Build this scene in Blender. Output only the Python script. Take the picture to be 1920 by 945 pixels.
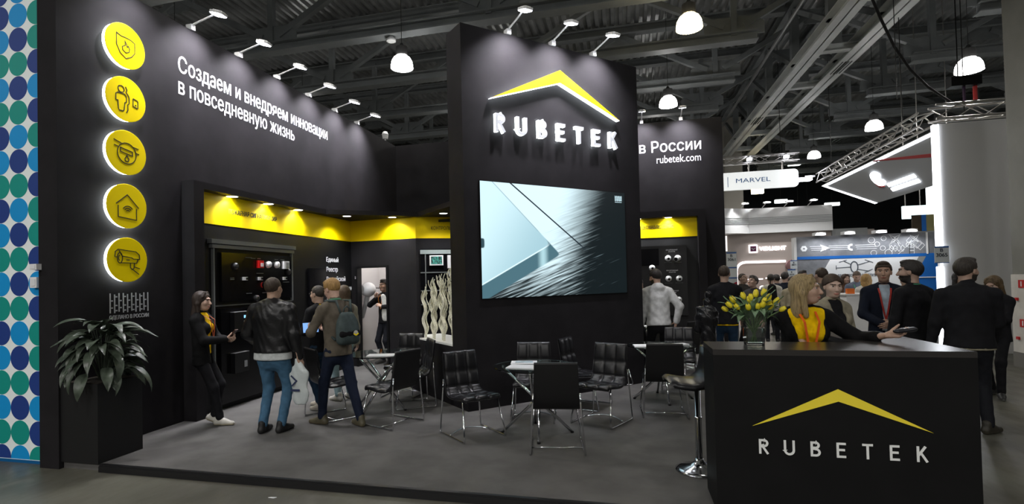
import bpy, math, random
import numpy as np
from mathutils import Matrix, Vector
random.seed(7); rng = np.random.default_rng(7)
for o in list(bpy.data.objects): bpy.data.objects.remove(o)
SC = bpy.context.scene; COL = SC.collection
PI = math.pi
HF = -0.07                                   # hall floor level; the carpet of the stand is z = 0
# ---------------------------------------------------------------- camera
CAM_F, CAM_P, CAM_R, CAM_Y, PCX, PCY = 1001.206, .0191141, .0229873, .24774, 918.507, 505.416
def cam_axes():
    f = np.array([0, math.cos(CAM_P), math.sin(CAM_P)]); r = np.array([1., 0, 0]); d = np.cross(f, r)
    c, s = math.cos(CAM_R), math.sin(CAM_R)
    M = np.array([c*r+s*d, -s*r+c*d, f])
    c, s = math.cos(CAM_Y), math.sin(CAM_Y)
    return M @ np.array([[c, -s, 0], [s, c, 0], [0, 0, 1]]).T
_m = cam_axes()
cd = bpy.data.cameras.new('camera'); cam = bpy.data.objects.new('camera', cd); COL.objects.link(cam)
cd.sensor_width = 36; cd.lens = CAM_F/1920*36
cd.shift_x = (960-PCX)/1920; cd.shift_y = (PCY-472.5)/1920
cd.clip_end = 200; cd.clip_start = .05
cam.matrix_world = Matrix(((_m[0][0], -_m[1][0], -_m[2][0], 0), (_m[0][1], -_m[1][1], -_m[2][1], 0), (_m[0][2], -_m[1][2], -_m[2][2], 1.72), (0, 0, 0, 1)))
SC.camera = cam
# ---------------------------------------------------------------- world, exposure
w = bpy.data.worlds.new('world'); SC.world = w; w.use_nodes = True
w.node_tree.nodes['Background'].inputs[0].default_value = (.75, .85, 1, 1)
w.node_tree.nodes['Background'].inputs[1].default_value = .012
SC.view_settings.view_transform = 'Standard'; SC.view_settings.look = 'None'
SC.view_settings.exposure = 0.0; SC.view_settings.gamma = 1; SC.view_settings.use_curve_mapping = False
# light strengths
HIGHBAY_W, FLOOD_W, DOWN_W, SIGN_E, LED_E, SCREEN_E = 74, 430, 95, 12.0, 6.0, 1.12
# ---------------------------------------------------------------- node helper
class X:
    def __init__(s, nt, v): s.nt, s.v = nt, v
    def _op(s, op, *a):
        n = s.nt.nodes.new('ShaderNodeMath'); n.operation = op
        for i, k in enumerate((s,)+a):
            k = k.v if isinstance(k, X) else k
            if isinstance(k, (int, float)): n.inputs[i].default_value = k
            else: s.nt.links.new(k, n.inputs[i])
        return X(s.nt, n.outputs[0])
    def __add__(s, o): return s._op('ADD', o)
    def __sub__(s, o): return s._op('SUBTRACT', o)
    def __mul__(s, o): return s._op('MULTIPLY', o)
    def mx(s, o): return s._op('MAXIMUM', o)
    def mn(s, o): return s._op('MINIMUM', o)
    def smx(s, o, k): return s._op('SMOOTH_MAX', o, k)
    def ab(s): return s._op('ABSOLUTE')
    def sin(s): return s._op('SINE')
    def inv(s): return X(s.nt, 1.0) - s if False else s*-1+1
    def step(s, a, b):
        n = s.nt.nodes.new('ShaderNodeMapRange'); n.interpolation_type = 'SMOOTHSTEP'
        s.nt.links.new(s.v, n.inputs[0]); n.inputs[1].default_value = a; n.inputs[2].default_value = b
        return X(s.nt, n.outputs[0])
def mixc(nt, f, a, b):
    n = nt.nodes.new('ShaderNodeMix'); n.data_type = 'RGBA'
    for i, k in ((0, f), (6, a), (7, b)):
        k = k.v if isinstance(k, X) else k
        if isinstance(k, (tuple, list)): n.inputs[i].default_value = tuple(k)+((1,) if len(k) == 3 else ())
        elif isinstance(k, (int, float)): n.inputs[i].default_value = k
        else: nt.links.new(k, n.inputs[i])
    return n.outputs[2]
def coords(nt, kind='Object'):
    tc = nt.nodes.new('ShaderNodeTexCoord'); sp = nt.nodes.new('ShaderNodeSeparateXYZ'); nt.links.new(tc.outputs[kind], sp.inputs[0])
    return tc.outputs[kind], [X(nt, sp.outputs[i]) for i in range(3)]
def noise(nt, vec, scale, detail=3, rough=.5, stretch=None):
    if stretch:
        mp = nt.nodes.new('ShaderNodeMapping'); mp.inputs['Scale'].default_value = stretch; nt.links.new(vec, mp.inputs[0]); vec = mp.outputs[0]
    n = nt.nodes.new('ShaderNodeTexNoise'); n.inputs['Scale'].default_value = scale; n.inputs['Detail'].default_value = detail; n.inputs['Roughness'].default_value = rough
    nt.links.new(vec, n.inputs['Vector']); return X(nt, n.outputs[0])
MATS = {}
def mat(name, col, rough=.5, metal=0, emit=None, es=1, var=0, vs=8, bump=0, bs=60, stretch=None, trans=0, ior=1.45, spec=.5, sheen=0, coat=0, alpha=1):
    if name in MATS: return MATS[name]
    m = bpy.data.materials.new(name); MATS[name] = m; m.use_nodes = True; nt = m.node_tree; b = nt.nodes['Principled BSDF']
    b.inputs['Base Color'].default_value = tuple(col)+(1,); b.inputs['Roughness'].default_value = rough; b.inputs['Metallic'].default_value = metal
    b.inputs['Specular IOR Level'].default_value = spec; b.inputs['IOR'].default_value = ior
    b.inputs['Transmission Weight'].default_value = trans; b.inputs['Coat Weight'].default_value = coat
    b.inputs['Alpha'].default_value = alpha
    if sheen: b.inputs['Sheen Weight'].default_value = sheen
    if emit is not None:
        b.inputs['Emission Color'].default_value = tuple(emit)+(1,); b.inputs['Emission Strength'].default_value = es
    if var or bump:
        vec, _ = coords(nt)
        if var:
            n = noise(nt, vec, vs, 4, .55, stretch).step(.3, .7)
            nt.links.new(mixc(nt, n, tuple(c*(1-var) for c in col), tuple(min(1, c*(1+var)) for c in col)), b.inputs['Base Color'])
        if bump:
            n = noise(nt, vec, bs, 3, .6, stretch); bp = nt.nodes.new('ShaderNodeBump'); bp.inputs['Strength'].default_value = bump; bp.inputs['Distance'].default_value = .02
            nt.links.new(n.v, bp.inputs['Height']); nt.links.new(bp.outputs[0], b.inputs['Normal'])
    return m
# ---------------------------------------------------------------- mesh helper
def tag(o, label=None, cat=None, group=None, kind=None):
    if label: o['label'] = label
    if cat: o['category'] = cat
    if group: o['group'] = group
    if kind: o['kind'] = kind
    return o
def thing(name, label, cat, loc=(0, 0, 0), rz=0, group=None):
    o = bpy.data.objects.new(name, None); COL.objects.link(o); o.location = loc; o.rotation_euler = (0, 0, rz); o.empty_display_size = .1
    return tag(o, label, cat, group)
def link(name, me, parent=None, loc=(0, 0, 0), rot=(0, 0, 0)):
    o = bpy.data.objects.new(name, me); COL.objects.link(o); o.parent = parent; o.location = loc; o.rotation_euler = rot
    return o
def copytree(o, parent=None):
    c = o.copy(); COL.objects.link(c); c.parent = parent
    for ch in o.children: copytree(ch, c)
    return c
class MB:
    def __init__(s): s.v, s.f, s.mi = [], [], []
    def add(s, vs, fs, m=0):
        b = len(s.v); s.v += [tuple(map(float, p)) for p in vs]; s.f += [tuple(b+i for i in f) for f in fs]; s.mi += [m]*len(fs); return s
    def box(s, c, d, m=0, rz=0, bev=0):
        x, y, z = (k/2 for k in d); R = Matrix.Rotation(rz, 3, 'Z')
        vs = [R @ Vector((sx*x, sy*y, sz*z)) + Vector(c) for sz in (-1, 1) for sx, sy in ((-1, -1), (1, -1), (1, 1), (-1, 1))]
        return s.add(vs, [(3, 2, 1, 0), (4, 5, 6, 7), (0, 1, 5, 4), (1, 2, 6, 5), (2, 3, 7, 6), (3, 0, 4, 7)], m)
    def boxa(s, a, b, m=0):
        return s.box([(a[i]+b[i])/2 for i in range(3)], [abs(b[i]-a[i]) for i in range(3)], m)
    def prism(s, poly, z0, z1, m=0):
        n = len(poly); vs = [(p[0], p[1], z0) for p in poly]+[(p[0], p[1], z1) for p in poly]
        ar = sum(poly[i][0]*poly[(i+1) % n][1]-poly[(i+1) % n][0]*poly[i][1] for i in range(n))
        fs = [tuple(range(n-1, -1, -1)), tuple(range(n, 2*n))]+[(i, (i+1) % n, n+(i+1) % n, n+i) for i in range(n)]
        if ar < 0: fs = [f[::-1] for f in fs]
        return s.add(vs, fs, m)
    def tube(s, path, r, n=8, m=0, closed=False, cap=True):
        P = [Vector(p) for p in path]; N = len(P); rs = r if isinstance(r, (list, tuple)) else [r]*N
        up = None; rings = []
        for i in range(N):
            t = (P[(i+1) % N]-P[i-1]) if closed else (P[min(i+1, N-1)]-P[max(i-1, 0)])
            t = t.normalized() if t.length > 1e-9 else Vector((0, 0, 1))
            if up is None:
                up = Vector((0, 0, 1)) if abs(t.z) < .9 else Vector((1, 0, 0))
            a = (up-t*up.dot(t)).normalized(); up = a; b = t.cross(a)
            k = 1.0
            if 0 < i < N-1 or closed:
                t0 = (P[i]-P[i-1]).normalized(); cs = max(.5, t0.dot(t)); k = min(1.4, 1/cs)
            rings.append([P[i]+(a*math.cos(2*PI*j/n)+b*math.sin(2*PI*j/n))*rs[i]*k for j in range(n)])
        vs = [p for rg in rings for p in rg]; fs = []
        for i in range(N if closed else N-1):
            for j in range(n):
                q = (i+1) % N
                fs.append((i*n+j, i*n+(j+1) % n, q*n+(j+1) % n, q*n+j))
        if cap and not closed: fs += [tuple(range(n-1, -1, -1)), tuple(range((N-1)*n, N*n))]
        return s.add(vs, fs, m)
    def lathe(s, prof, n=24, m=0, c=(0, 0, 0), cap=True):
        vs = [(c[0]+r*math.cos(2*PI*j/n), c[1]+r*math.sin(2*PI*j/n), c[2]+z) for r, z in prof for j in range(n)]
        fs = [(i*n+j, i*n+(j+1) % n, (i+1)*n+(j+1) % n, (i+1)*n+j) for i in range(len(prof)-1) for j in range(n)]
        if cap:
            if prof[0][0] > 1e-6: fs.append(tuple(range(n-1, -1, -1)))
            if prof[-1][0] > 1e-6: fs.append(tuple(range((len(prof)-1)*n, len(prof)*n)))
        return s.add(vs, fs, m)
    def ribbon(s, path, w, z0, z1, m=0, closed=False):
        """flat stroke of width w along a 2-D path, extruded from z0 to z1"""
        P = [Vector(p) for p in path]; N = len(P); L, Rr = [], []
        for i in range(N):
            a = P[i]-P[i-1] if (i > 0 or closed) else P[1]-P[0]
            b = P[(i+1) % N]-P[i] if (i < N-1 or closed) else P[-1]-P[-2]
            a = a.normalized(); b = b.normalized(); t = (a+b)
            t = t.normalized() if t.length > 1e-6 else a
            nn = Vector((-t.y, t.x)); k = min(2.2, 1/max(.4, nn.dot(Vector((-a.y, a.x)))))
            L.append(P[i]+nn*w/2*k); Rr.append(P[i]-nn*w/2*k)
        vs = [(p.x, p.y, z) for z in (z0, z1) for row in (L, Rr) for p in row]; fs = []
        for i in range(N if closed else N-1):
            j = (i+1) % N; l0, l1, r0, r1 = i, j, N+i, N+j; q = 2*N
            fs += [(r0+q, r1+q, l1+q, l0+q), (l0, l1, r1, r0), (l0+q, l1+q, l1, l0), (r0, r1, r1+q, r0+q)]
        if not closed:
            fs += [(0, N, N+2*N, 2*N), (N-1, 3*N-1, 4*N-1, 2*N-1)]
        return s.add(vs, fs, m)
    def xf(s, M, start=0):
        for i in range(start, len(s.v)): s.v[i] = tuple(M @ Vector(s.v[i]))
        return s
    def mesh(s, name, mats, smooth=False):
        me = bpy.data.meshes.new(name); me.from_pydata(s.v, [], s.f)
        for m in (mats if isinstance(mats, (list, tuple)) else [mats]): me.materials.append(m)
        me.polygons.foreach_set('material_index', s.mi)
        if smooth: me.polygons.foreach_set('use_smooth', [True]*len(s.f))
        me.update(); return me
    def build(s, name, mats, parent=None, loc=(0, 0, 0), rot=(0, 0, 0), smooth=False):
        return link(name, s.mesh(name, mats, smooth), parent, loc, rot)
def frame(origin, xdir, updir):
    """matrix: local x along xdir, local y along updir, local z out of the surface"""
    x = Vector(xdir).normalized(); y = Vector(updir).normalized(); z = x.cross(y)
    return Matrix(((x.x, y.x, z.x, origin[0]), (x.y, y.y, z.y, origin[1]), (x.z, y.z, z.z, origin[2]), (0, 0, 0, 1)))
_tc = {}
def text_mesh(body, bold=0):
    """glyph faces; plain rectangles (stems and bars that overlap in some glyphs) are kept as quads of their own"""
    k = (body, bold)
    if k in _tc: return _tc[k]
    c = bpy.data.curves.new('t', 'FONT'); c.body = body; c.offset = 0; c.resolution_u = 3
    o = bpy.data.objects.new('t', c); COL.objects.link(o); dg = bpy.context.evaluated_depsgraph_get(); dg.update()
    src = o.to_curve(dg); c2 = bpy.data.curves.new('t2', 'CURVE'); c2.dimensions = '2D'; c2.fill_mode = 'BOTH'; c2.resolution_u = 3; quads = []
    for sp in src.splines:
        b = sp.bezier_points; P = [p.co[:2] for p in b]; xs = sorted({round(p[0], 3) for p in P}); ys = sorted({round(p[1], 3) for p in P})
        if len(P) == 4 and len(xs) == 2 and len(ys) == 2: quads.append((xs[0], ys[0], xs[1], ys[1])); continue
        n = c2.splines.new('BEZIER'); n.bezier_points.add(len(P)-1); n.use_cyclic_u = True
        for q, p in zip(n.bezier_points, b): q.co = p.co; q.handle_left_type = q.handle_right_type = 'FREE'; q.handle_left = p.handle_left; q.handle_right = p.handle_right
    vs, fs = [], []
    if len(c2.splines):
        o2 = bpy.data.objects.new('t2', c2); COL.objects.link(o2); dg = bpy.context.evaluated_depsgraph_get(); dg.update()
        me = bpy.data.meshes.new_from_object(o2.evaluated_get(dg)); bpy.data.objects.remove(o2)
        vs = [tuple(v.co) for v in me.vertices]; fs = [tuple(p.vertices) for p in me.polygons]; bpy.data.meshes.remove(me)
    o.to_curve_clear(); bpy.data.objects.remove(o)
    for i, (x0, y0, x1, y1) in enumerate(quads):
        b = len(vs); vs += [(x0, y0, 0), (x1, y0, 0), (x1, y1, 0), (x0, y1, 0)]; fs.append((b, b+1, b+2, b+3))
    _tc[k] = (np.array(vs), fs, len(vs)-4*len(quads)); return _tc[k]
def text(name, body, m, parent, F, width=None, height=None, depth=.004, bold=0, align='L'):
    """lettering in the surface frame F; width and cap height in metres"""
    co, fs, nq = text_mesh(body, bold); lo, hi = co.min(0), co.max(0)
    co = co.copy(); co[:, 0] -= lo[0]; capw = hi[0]-lo[0]
    sx = width/capw if width else None; sy = height/.69 if height else sx
    if sx is None: sx = sy
    co[:, 0] *= sx; co[:, 1] *= sy
    wd = capw*sx
    if align == 'C': co[:, 0] -= wd/2
    if align == 'R': co[:, 0] -= wd
    mb = MB(); n = len(co)
    vs = [(p[0], p[1], depth if i < nq else depth*(.9+.03*(((i-nq)//4) % 3))) for i, p in enumerate(co)]+[(p[0], p[1], 0) for p in co]
    ed = {}
    for f in fs:
        for i in range(len(f)):
            e = (f[i], f[(i+1) % len(f)]); ed[e] = ed.get(e, 0)+1
    side = [(a, a+n, b+n, b) for (a, b) in ed if (b, a) not in ed]
    ks = sx*bold
    for q, (ox, oy) in enumerate(((-ks, 0), (ks, 0), (0, ks)) if bold else ((0, 0),)): mb.add([(p[0]+ox, p[1]+oy, p[2]*(1-.04*q)) for p in vs], list(fs)+side)
    mb.xf(F)
    return mb.build(name, m, parent)
def lamp(kind, name, loc, energy, color=(1, 1, 1), size=.1, target=None, spot=None, blend=.5, shape=None, parent=None):
    ld = bpy.data.lights.new(name, kind); ld.energy = energy; ld.color = color
    if kind == 'AREA':
        ld.shape = shape or 'DISK'; ld.size = size if not isinstance(size, tuple) else size[0]
        if isinstance(size, tuple): ld.shape = 'RECTANGLE'; ld.size_y = size[1]
        if spot: ld.spread = spot
    else: ld.shadow_soft_size = size
    if kind == 'SPOT': ld.spot_size = spot; ld.spot_blend = blend
    o = bpy.data.objects.new(name, ld); COL.objects.link(o); o.location = loc
    if target is not None: o.rotation_euler = (Vector(target)-Vector(loc)).to_track_quat('-Z', 'Y').to_euler()
    o.parent = parent
    return o
# ---------------------------------------------------------------- materials
BLACKW = mat('black_wall', (.0165, .0155, .0170), .7, var=.12, vs=3, bump=.03, bs=220, spec=.12)
BLACKP = mat('black_panel', (.007, .007, .0075), .42, var=.1, vs=5, spec=.25)
CARPET = mat('grey_carpet', (.115, .112, .108), .95, var=.16, vs=2.2, bump=.25, bs=420, spec=.15)
EDGE = mat('black_edging', (.010, .010, .011), .35)
YEL = mat('yellow_panel', (.98, .72, .0), .45, spec=.2)
YELF = mat('yellow_print', (1.0, .78, .0), .5, spec=.15)
WHITE = mat('white_paint', (.8, .8, .8), .5)
WTXT = mat('white_lettering', (.85, .85, .88), .5)
BLKTXT = mat('black_lettering', (.03, .025, .01), .6)
GREYBAR = mat('grey_bar', (.16, .17, .17), .5)
CHROME = mat('chrome', (.75, .76, .78), .12, metal=1, bump=0)
STEEL = mat('painted_steel', (.24, .255, .26), .5, var=.12, vs=1.5)
GALV = mat('galvanised_deck', (.44, .45, .45), .30, metal=.5, var=.25, vs=1.2)
ALU = mat('aluminium_truss', (.55, .53, .5), .35, metal=.9)
LEATHER = mat('black_leather', (.011, .011, .0125), .30, bump=.08, bs=160)
LEATHERB = mat('black_leather_back', (.005, .005, .0055), .5, bump=.1, bs=180)
LAMPW = mat('lamp_glow', (1, 1, 1), .5, emit=(1, .98, .95), es=15)
LAMPWARM = mat('lamp_glow_warm', (1, .95, .8), .5, emit=(1, .84, .50), es=13)
FLOODG = mat('flood_glow', (1, 1, 1), .5, emit=(.86, .88, 1), es=10)
DLG = mat('downlight_glow', (1, 1, 1), .5, emit=(.9, .93, 1), es=12)
SIGNW = mat('sign_glow', (1, 1, 1), .5, emit=(.88, .97, 1), es=SIGN_E)
LEDW = mat('led_glow', (1, 1, 1), .5, emit=(.9, .92, 1), es=LED_E)
PAPER = mat('paper', (.75, .76, .78), .6)
# ================================================================ setting: hall floor, carpet platform
def concrete():
    m = bpy.data.materials.new('polished_concrete'); m.use_nodes = True; nt = m.node_tree; b = nt.nodes['Principled BSDF']; vec, c = coords(nt)
    n1 = noise(nt, vec, .55, 5, .6); n2 = noise(nt, vec, 3.2, 5, .65, (1, .35, 1))
    c1 = mixc(nt, n1.step(.35, .65), (.085, .082, .066), (.14, .14, .112))
    nt.links.new(mixc(nt, n2.step(.35, .75)*.55, c1, (.068, .06, .044)), b.inputs['Base Color'])
    nt.links.new((n2.step(.2, .8)*.2+.26).v, b.inputs['Roughness']); return m
fl = MB().boxa((-30, -14, HF-.2), (34, 56, HF)).build('floor', concrete()); tag(fl, 'polished grey-brown concrete hall floor around the stand', kind='structure')
pf = thing('carpet_platform', 'low platform of dark grey carpet with black edging under the stand', 'platform'); pf['kind'] = 'structure'; del pf['category']
MB().boxa((-5.52, 4.18, HF), (2.2, 12.42, 0)).build('carpet', CARPET, pf)
eb = MB(); eb.boxa((-5.03, 4.145, HF), (.6, 4.18, .004)); eb.boxa((-5.03, 4.135, HF), (.6, 4.145, -.012)); eb.build('front_edging', EDGE, pf)
MB().boxa((2.2, 4.2, HF), (2.235, 12.42, .004)).build('side_edging', EDGE, pf)
# ================================================================ tall walls of the stand
WX = -5.52; WH = 5.14
wl = MB().boxa((-5.77, 4.13, HF), (WX, 12.7, WH)).build('wall_left', BLACKW); tag(wl, 'tall charcoal stand wall with round lit pictograms and white slogan', kind='structure')
wb = MB().boxa((WX, 12.42, HF), (2.12, 12.67, WH)).build('wall_back', BLACKW); tag(wb, 'tall charcoal back wall of the stand with white lettering', kind='structure')
FL = lambda y, z, d=0: frame((WX+d, y, z), (0, 1, 0), (0, 0, 1))          # surface frame on the left wall (x = depth)
FB = lambda x, z, d=0: frame((x, 12.42-d, z), (1, 0, 0), (0, 0, 1))       # surface frame on the back wall
WSLOGAN = mat('white_slogan_lettering', (.92, .92, .94), .5)  # plain white lettering without any glow
text('slogan_line', 'Создаем и внедряем инновации', WSLOGAN, wl, FL(5.66, 4.50), width=3.56, height=.205, bold=.006)
text('slogan_line', 'в повседневную жизнь', WSLOGAN, wl, FL(5.66, 4.215), width=2.49, height=.205, bold=.006)
GTXT = mat('grey_lettering', (.42, .43, .45), .6)
text('small_caption', 'СДЕЛАНО В РОССИИ', GTXT, wl, FL(4.68, 1.375), width=.5, height=.042, bold=.02)
def fence_logo(parent, F, W, Hh, m):
    mb = MB(); n = 10; s = W/(n-1)
    for i in range(n):
        h0, h1 = (0, 1) if i % 3 == 0 else ((0, .94) if i % 3 == 1 else (.06, 1)); mb.box((i*s, (h0+h1)/2*Hh, .002), (s*.24, Hh*(h1-h0), .004))
        if i < n-1:
            for k in ((.82, .38, .12) if i % 2 else (.62, .26)):
                mb.box((i*s+s*.3, Hh*k, .002), (s*.6, Hh*.065, .004))
    mb.xf(F); return mb.build('fence_emblem', m, parent)
fence_logo(wl, FL(4.69, 1.445), .48, .22, GTXT)
text('headline', 'в России', WSLOGAN, wb, FB(.385, 4.475), width=1.30, height=.235, bold=.006)
text('web_address', 'rubetek.com', WSLOGAN, wb, FB(.75, 4.225), width=.925, height=.165, bold=.002)
# ---------------------------------------------------------------- round pictogram signs on the left wall
ICON = mat('pictogram_line', (.03, .028, .02), .5)
def arc(cx, cy, r, a0, a1, n=10, ry=None): return [(cx+r*math.cos(math.radians(a0+(a1-a0)*i/n)), cy+(ry or r)*math.sin(math.radians(a0+(a1-a0)*i/n))) for i in range(n+1)]
def icon_shield(mb, w):
    mb.ribbon([(-.115, .115), (-.06, .095), (0, .10), (.06, .095), (.115, .075), (.115, -.04), (.07, -.10), (0, -.14), (-.07, -.10), (-.115, -.02)], w, 0, .004, closed=True)
    mb.ribbon([(-.012, .055), (-.005, .01), (-.045, -.02), (-.04, -.055), (0, -.075), (.04, -.055), (.048, -.015), (.03, .012), (.018, -.005), (.01, .03)], w, 0, .004, closed=True)
def icon_person(mb, w):
    mb.ribbon(arc(-.065, .10, .038, 0, 360, 14)[:-1], w, 0, .004, closed=True)
    mb.ribbon([(-.13, .03), (-.105, .052), (-.02, .052), (.0, .03), (.0, -.035), (-.02, -.045), (-.03, -.13), (-.045, -.145), (-.09, -.145), (-.10, -.13), (-.105, -.04), (-.13, -.04)], w, 0, .004, closed=True)
    mb.ribbon([(-.01, .14), (.008, .11), (-.002, .075), (.02, .055), (.035, .03), (.035, -.04), (.018, -.055), (.018, -.12), (.0, -.155)], w, 0, .004)
    mb.ribbon([(.085, .03), (.09, .035), (.14, .025), (.147, .018), (.147, -.06), (.14, -.066), (.09, -.055), (.085, -.05)], w, 0, .004, closed=True)
    mb.lathe([(.008, 0), (.008, .004)], 10, c=(.117, -.035, 0))
def icon_meter(mb, w):
    mb.ribbon(arc(0, -.01, .118, 0, 360, 24)[:-1], w, 0, .004, closed=True)
    mb.ribbon([(-.08, .045), (.072, .02), (.072, -.025), (-.08, 0)], w, 0, .004, closed=True)
    mb.ribbon([(0, -.03), (-.026, -.075), (-.015, -.1), (.012, -.1), (.026, -.078)], w, 0, .004, closed=True)
    for a, b in (((-.16, .12), (-.07, .095)), ((-.155, .06), (-.112, .05)), ((.07, .08), (.15, .07)), ((.11, .02), (.155, .01))): mb.ribbon([a, b], w, 0, .004)
def icon_home(mb, w):
    mb.ribbon([(-.14, .015), (0, .13), (.145, -.01)], w, 0, .004); mb.ribbon([(-.115, .0), (-.115, -.13), (.115, -.15), (.115, -.02)], w, 0, .004)
    for r in (.022, .045, .07): mb.ribbon(arc(.005, -.07, r, 35, 145, 8), w, 0, .004)
def icon_camera(mb, w):
    mb.ribbon([(-.16, .03), (-.155, .09), (-.12, .115), (.1, .095), (.145, .06), (.15, .01), (.07, .01), (.045, .025), (-.07, .04), (-.11, .105)], w, 0, .004)
    mb.ribbon(arc(-.10, .02, .032, 0, 360, 16, ry=.058)[:-1], w, 0, .004, closed=True); mb.ribbon(arc(-.10, .02, .016, 100, 260, 8, ry=.03), w, 0, .004)
    mb.ribbon([(-.09, -.035), (.11, -.035), (.13, .01)], w, 0, .004); mb.ribbon([(-.02, -.0), (.02, -.002)], w, 0, .004); mb.ribbon([(-.16, .03), (-.13, .03)], w, 0, .004)
    mb.ribbon([(.03, -.04), (.03, -.085), (.05, -.11), (.075, -.095), (.08, -.04)], w, 0, .004); mb.ribbon([(.06, -.11), (.14, -.165)], w, 0, .004); mb.ribbon([(.085, -.08), (.15, -.10)], w, 0, .004)
for z, fn, what in ((4.48, icon_shield, 'a shield and flame'), (3.87, icon_person, 'a person at a door reader'), (3.26, icon_meter, 'a water meter with a drop'), (2.65, icon_home, 'a house with radio waves'), (2.04, icon_camera, 'a surveillance camera')):
    t = thing('round_sign', 'yellow round lit sign with a pictogram of '+what, 'sign', (WX, 4.855, z), 0, 'round pictogram signs on the stand wall')
    F = frame((0, 0, 0), (0, 1, 0), (0, 0, 1))
    MB().lathe([(.235, .004), (.245, .012), (.245, .058)], 40).xf(F).build('glowing_rim', SIGNW, t)
    MB().lathe([(.252, .058), (.252, .064), (.248, .066)], 40).xf(F).build('face', YELF, t)
    mb = MB(); fn(mb, .0085); mb.xf(F @ Matrix.Translation((0, 0, .066))); mb.build('pictogram', ICON, t)
# ---------------------------------------------------------------- sockets on the wall end
for y, z, lb in ((-.02, 1.955, 'white plug socket box on the edge of the charcoal wall'),):
    t = thing('socket_box', lb, 'socket', (-5.775, 4.13, z))
    MB().boxa((-.045, -.05, -.03), (.045, 0, .03)).build('housing', WHITE, t); MB().boxa((-.03, -.054, -.02), (.03, -.05, .02)).build('cover', PAPER, t)
# ================================================================ dotted wall of the neighbouring stand
dw = MB().boxa((-9.2, 4.22, HF+.03), (-5.775, 4.3, 6.2)).build('wall_dotted', mat('pale_dot_ground', (.90, .96, .96), .6)); tag(dw, 'white wall printed with rows of blue and green dots', kind='structure')
MB().boxa((-9.2, 4.21, HF), (-5.775, 4.3, HF+.03)).build('skirting', mat('blue_skirting', (.0, .10, .28), .5), dw)
DOTZ = -.02
DC = {'N': mat('dot_navy', (.012, .045, .24), .6), 'G': mat('dot_green', (.0, .30, .25), .6), 'A': mat('dot_azure', (.0, .30, .70), .6)}
dm = {k: MB().lathe([(.1275, 0), (.1275, .002)], 32).xf(frame((0, 0, 0), (1, 0, 0), (0, 0, 1))).mesh('dot', m_) for k, m_ in DC.items()}
dh = {k: MB().prism(arc(0, 0, .1275, -6, 186, 20), 0, .002).xf(frame((0, 0, 0), (1, 0, 0), (0, 0, 1))).mesh('dot', m_) for k, m_ in DC.items()}
DOTS = ['GGNANGANGGNANGGNANG', 'ANGNGANGANGNGANGNGA', 'NAGAGNAGNAGAGNAGAGN']      # columns from the charcoal wall outwards, top to bottom
for c in range(13):
    for r in range(24):
        s_ = DOTS[c % 3] if c < 3 else DOTS[(c*2+1) % 3]; ch = s_[(r-5+(0 if c < 3 else 4*c)) % 19]
        link('dot', (dh if r == 23 else dm)[ch], dw, (-5.905-c*.256, 4.22, DOTZ+(18-r+5)*.2585))
sk = thing('socket_box', 'white socket box on the dotted wall', 'socket', (-5.90, 4.22, 1.80)); MB().boxa((-.045, -.05, -.055), (.045, 0, .055)).build('housing', WHITE, sk); MB().boxa((-.03, -.055, -.035), (.03, -.05, .035)).build('cover', PAPER, sk)
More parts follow.
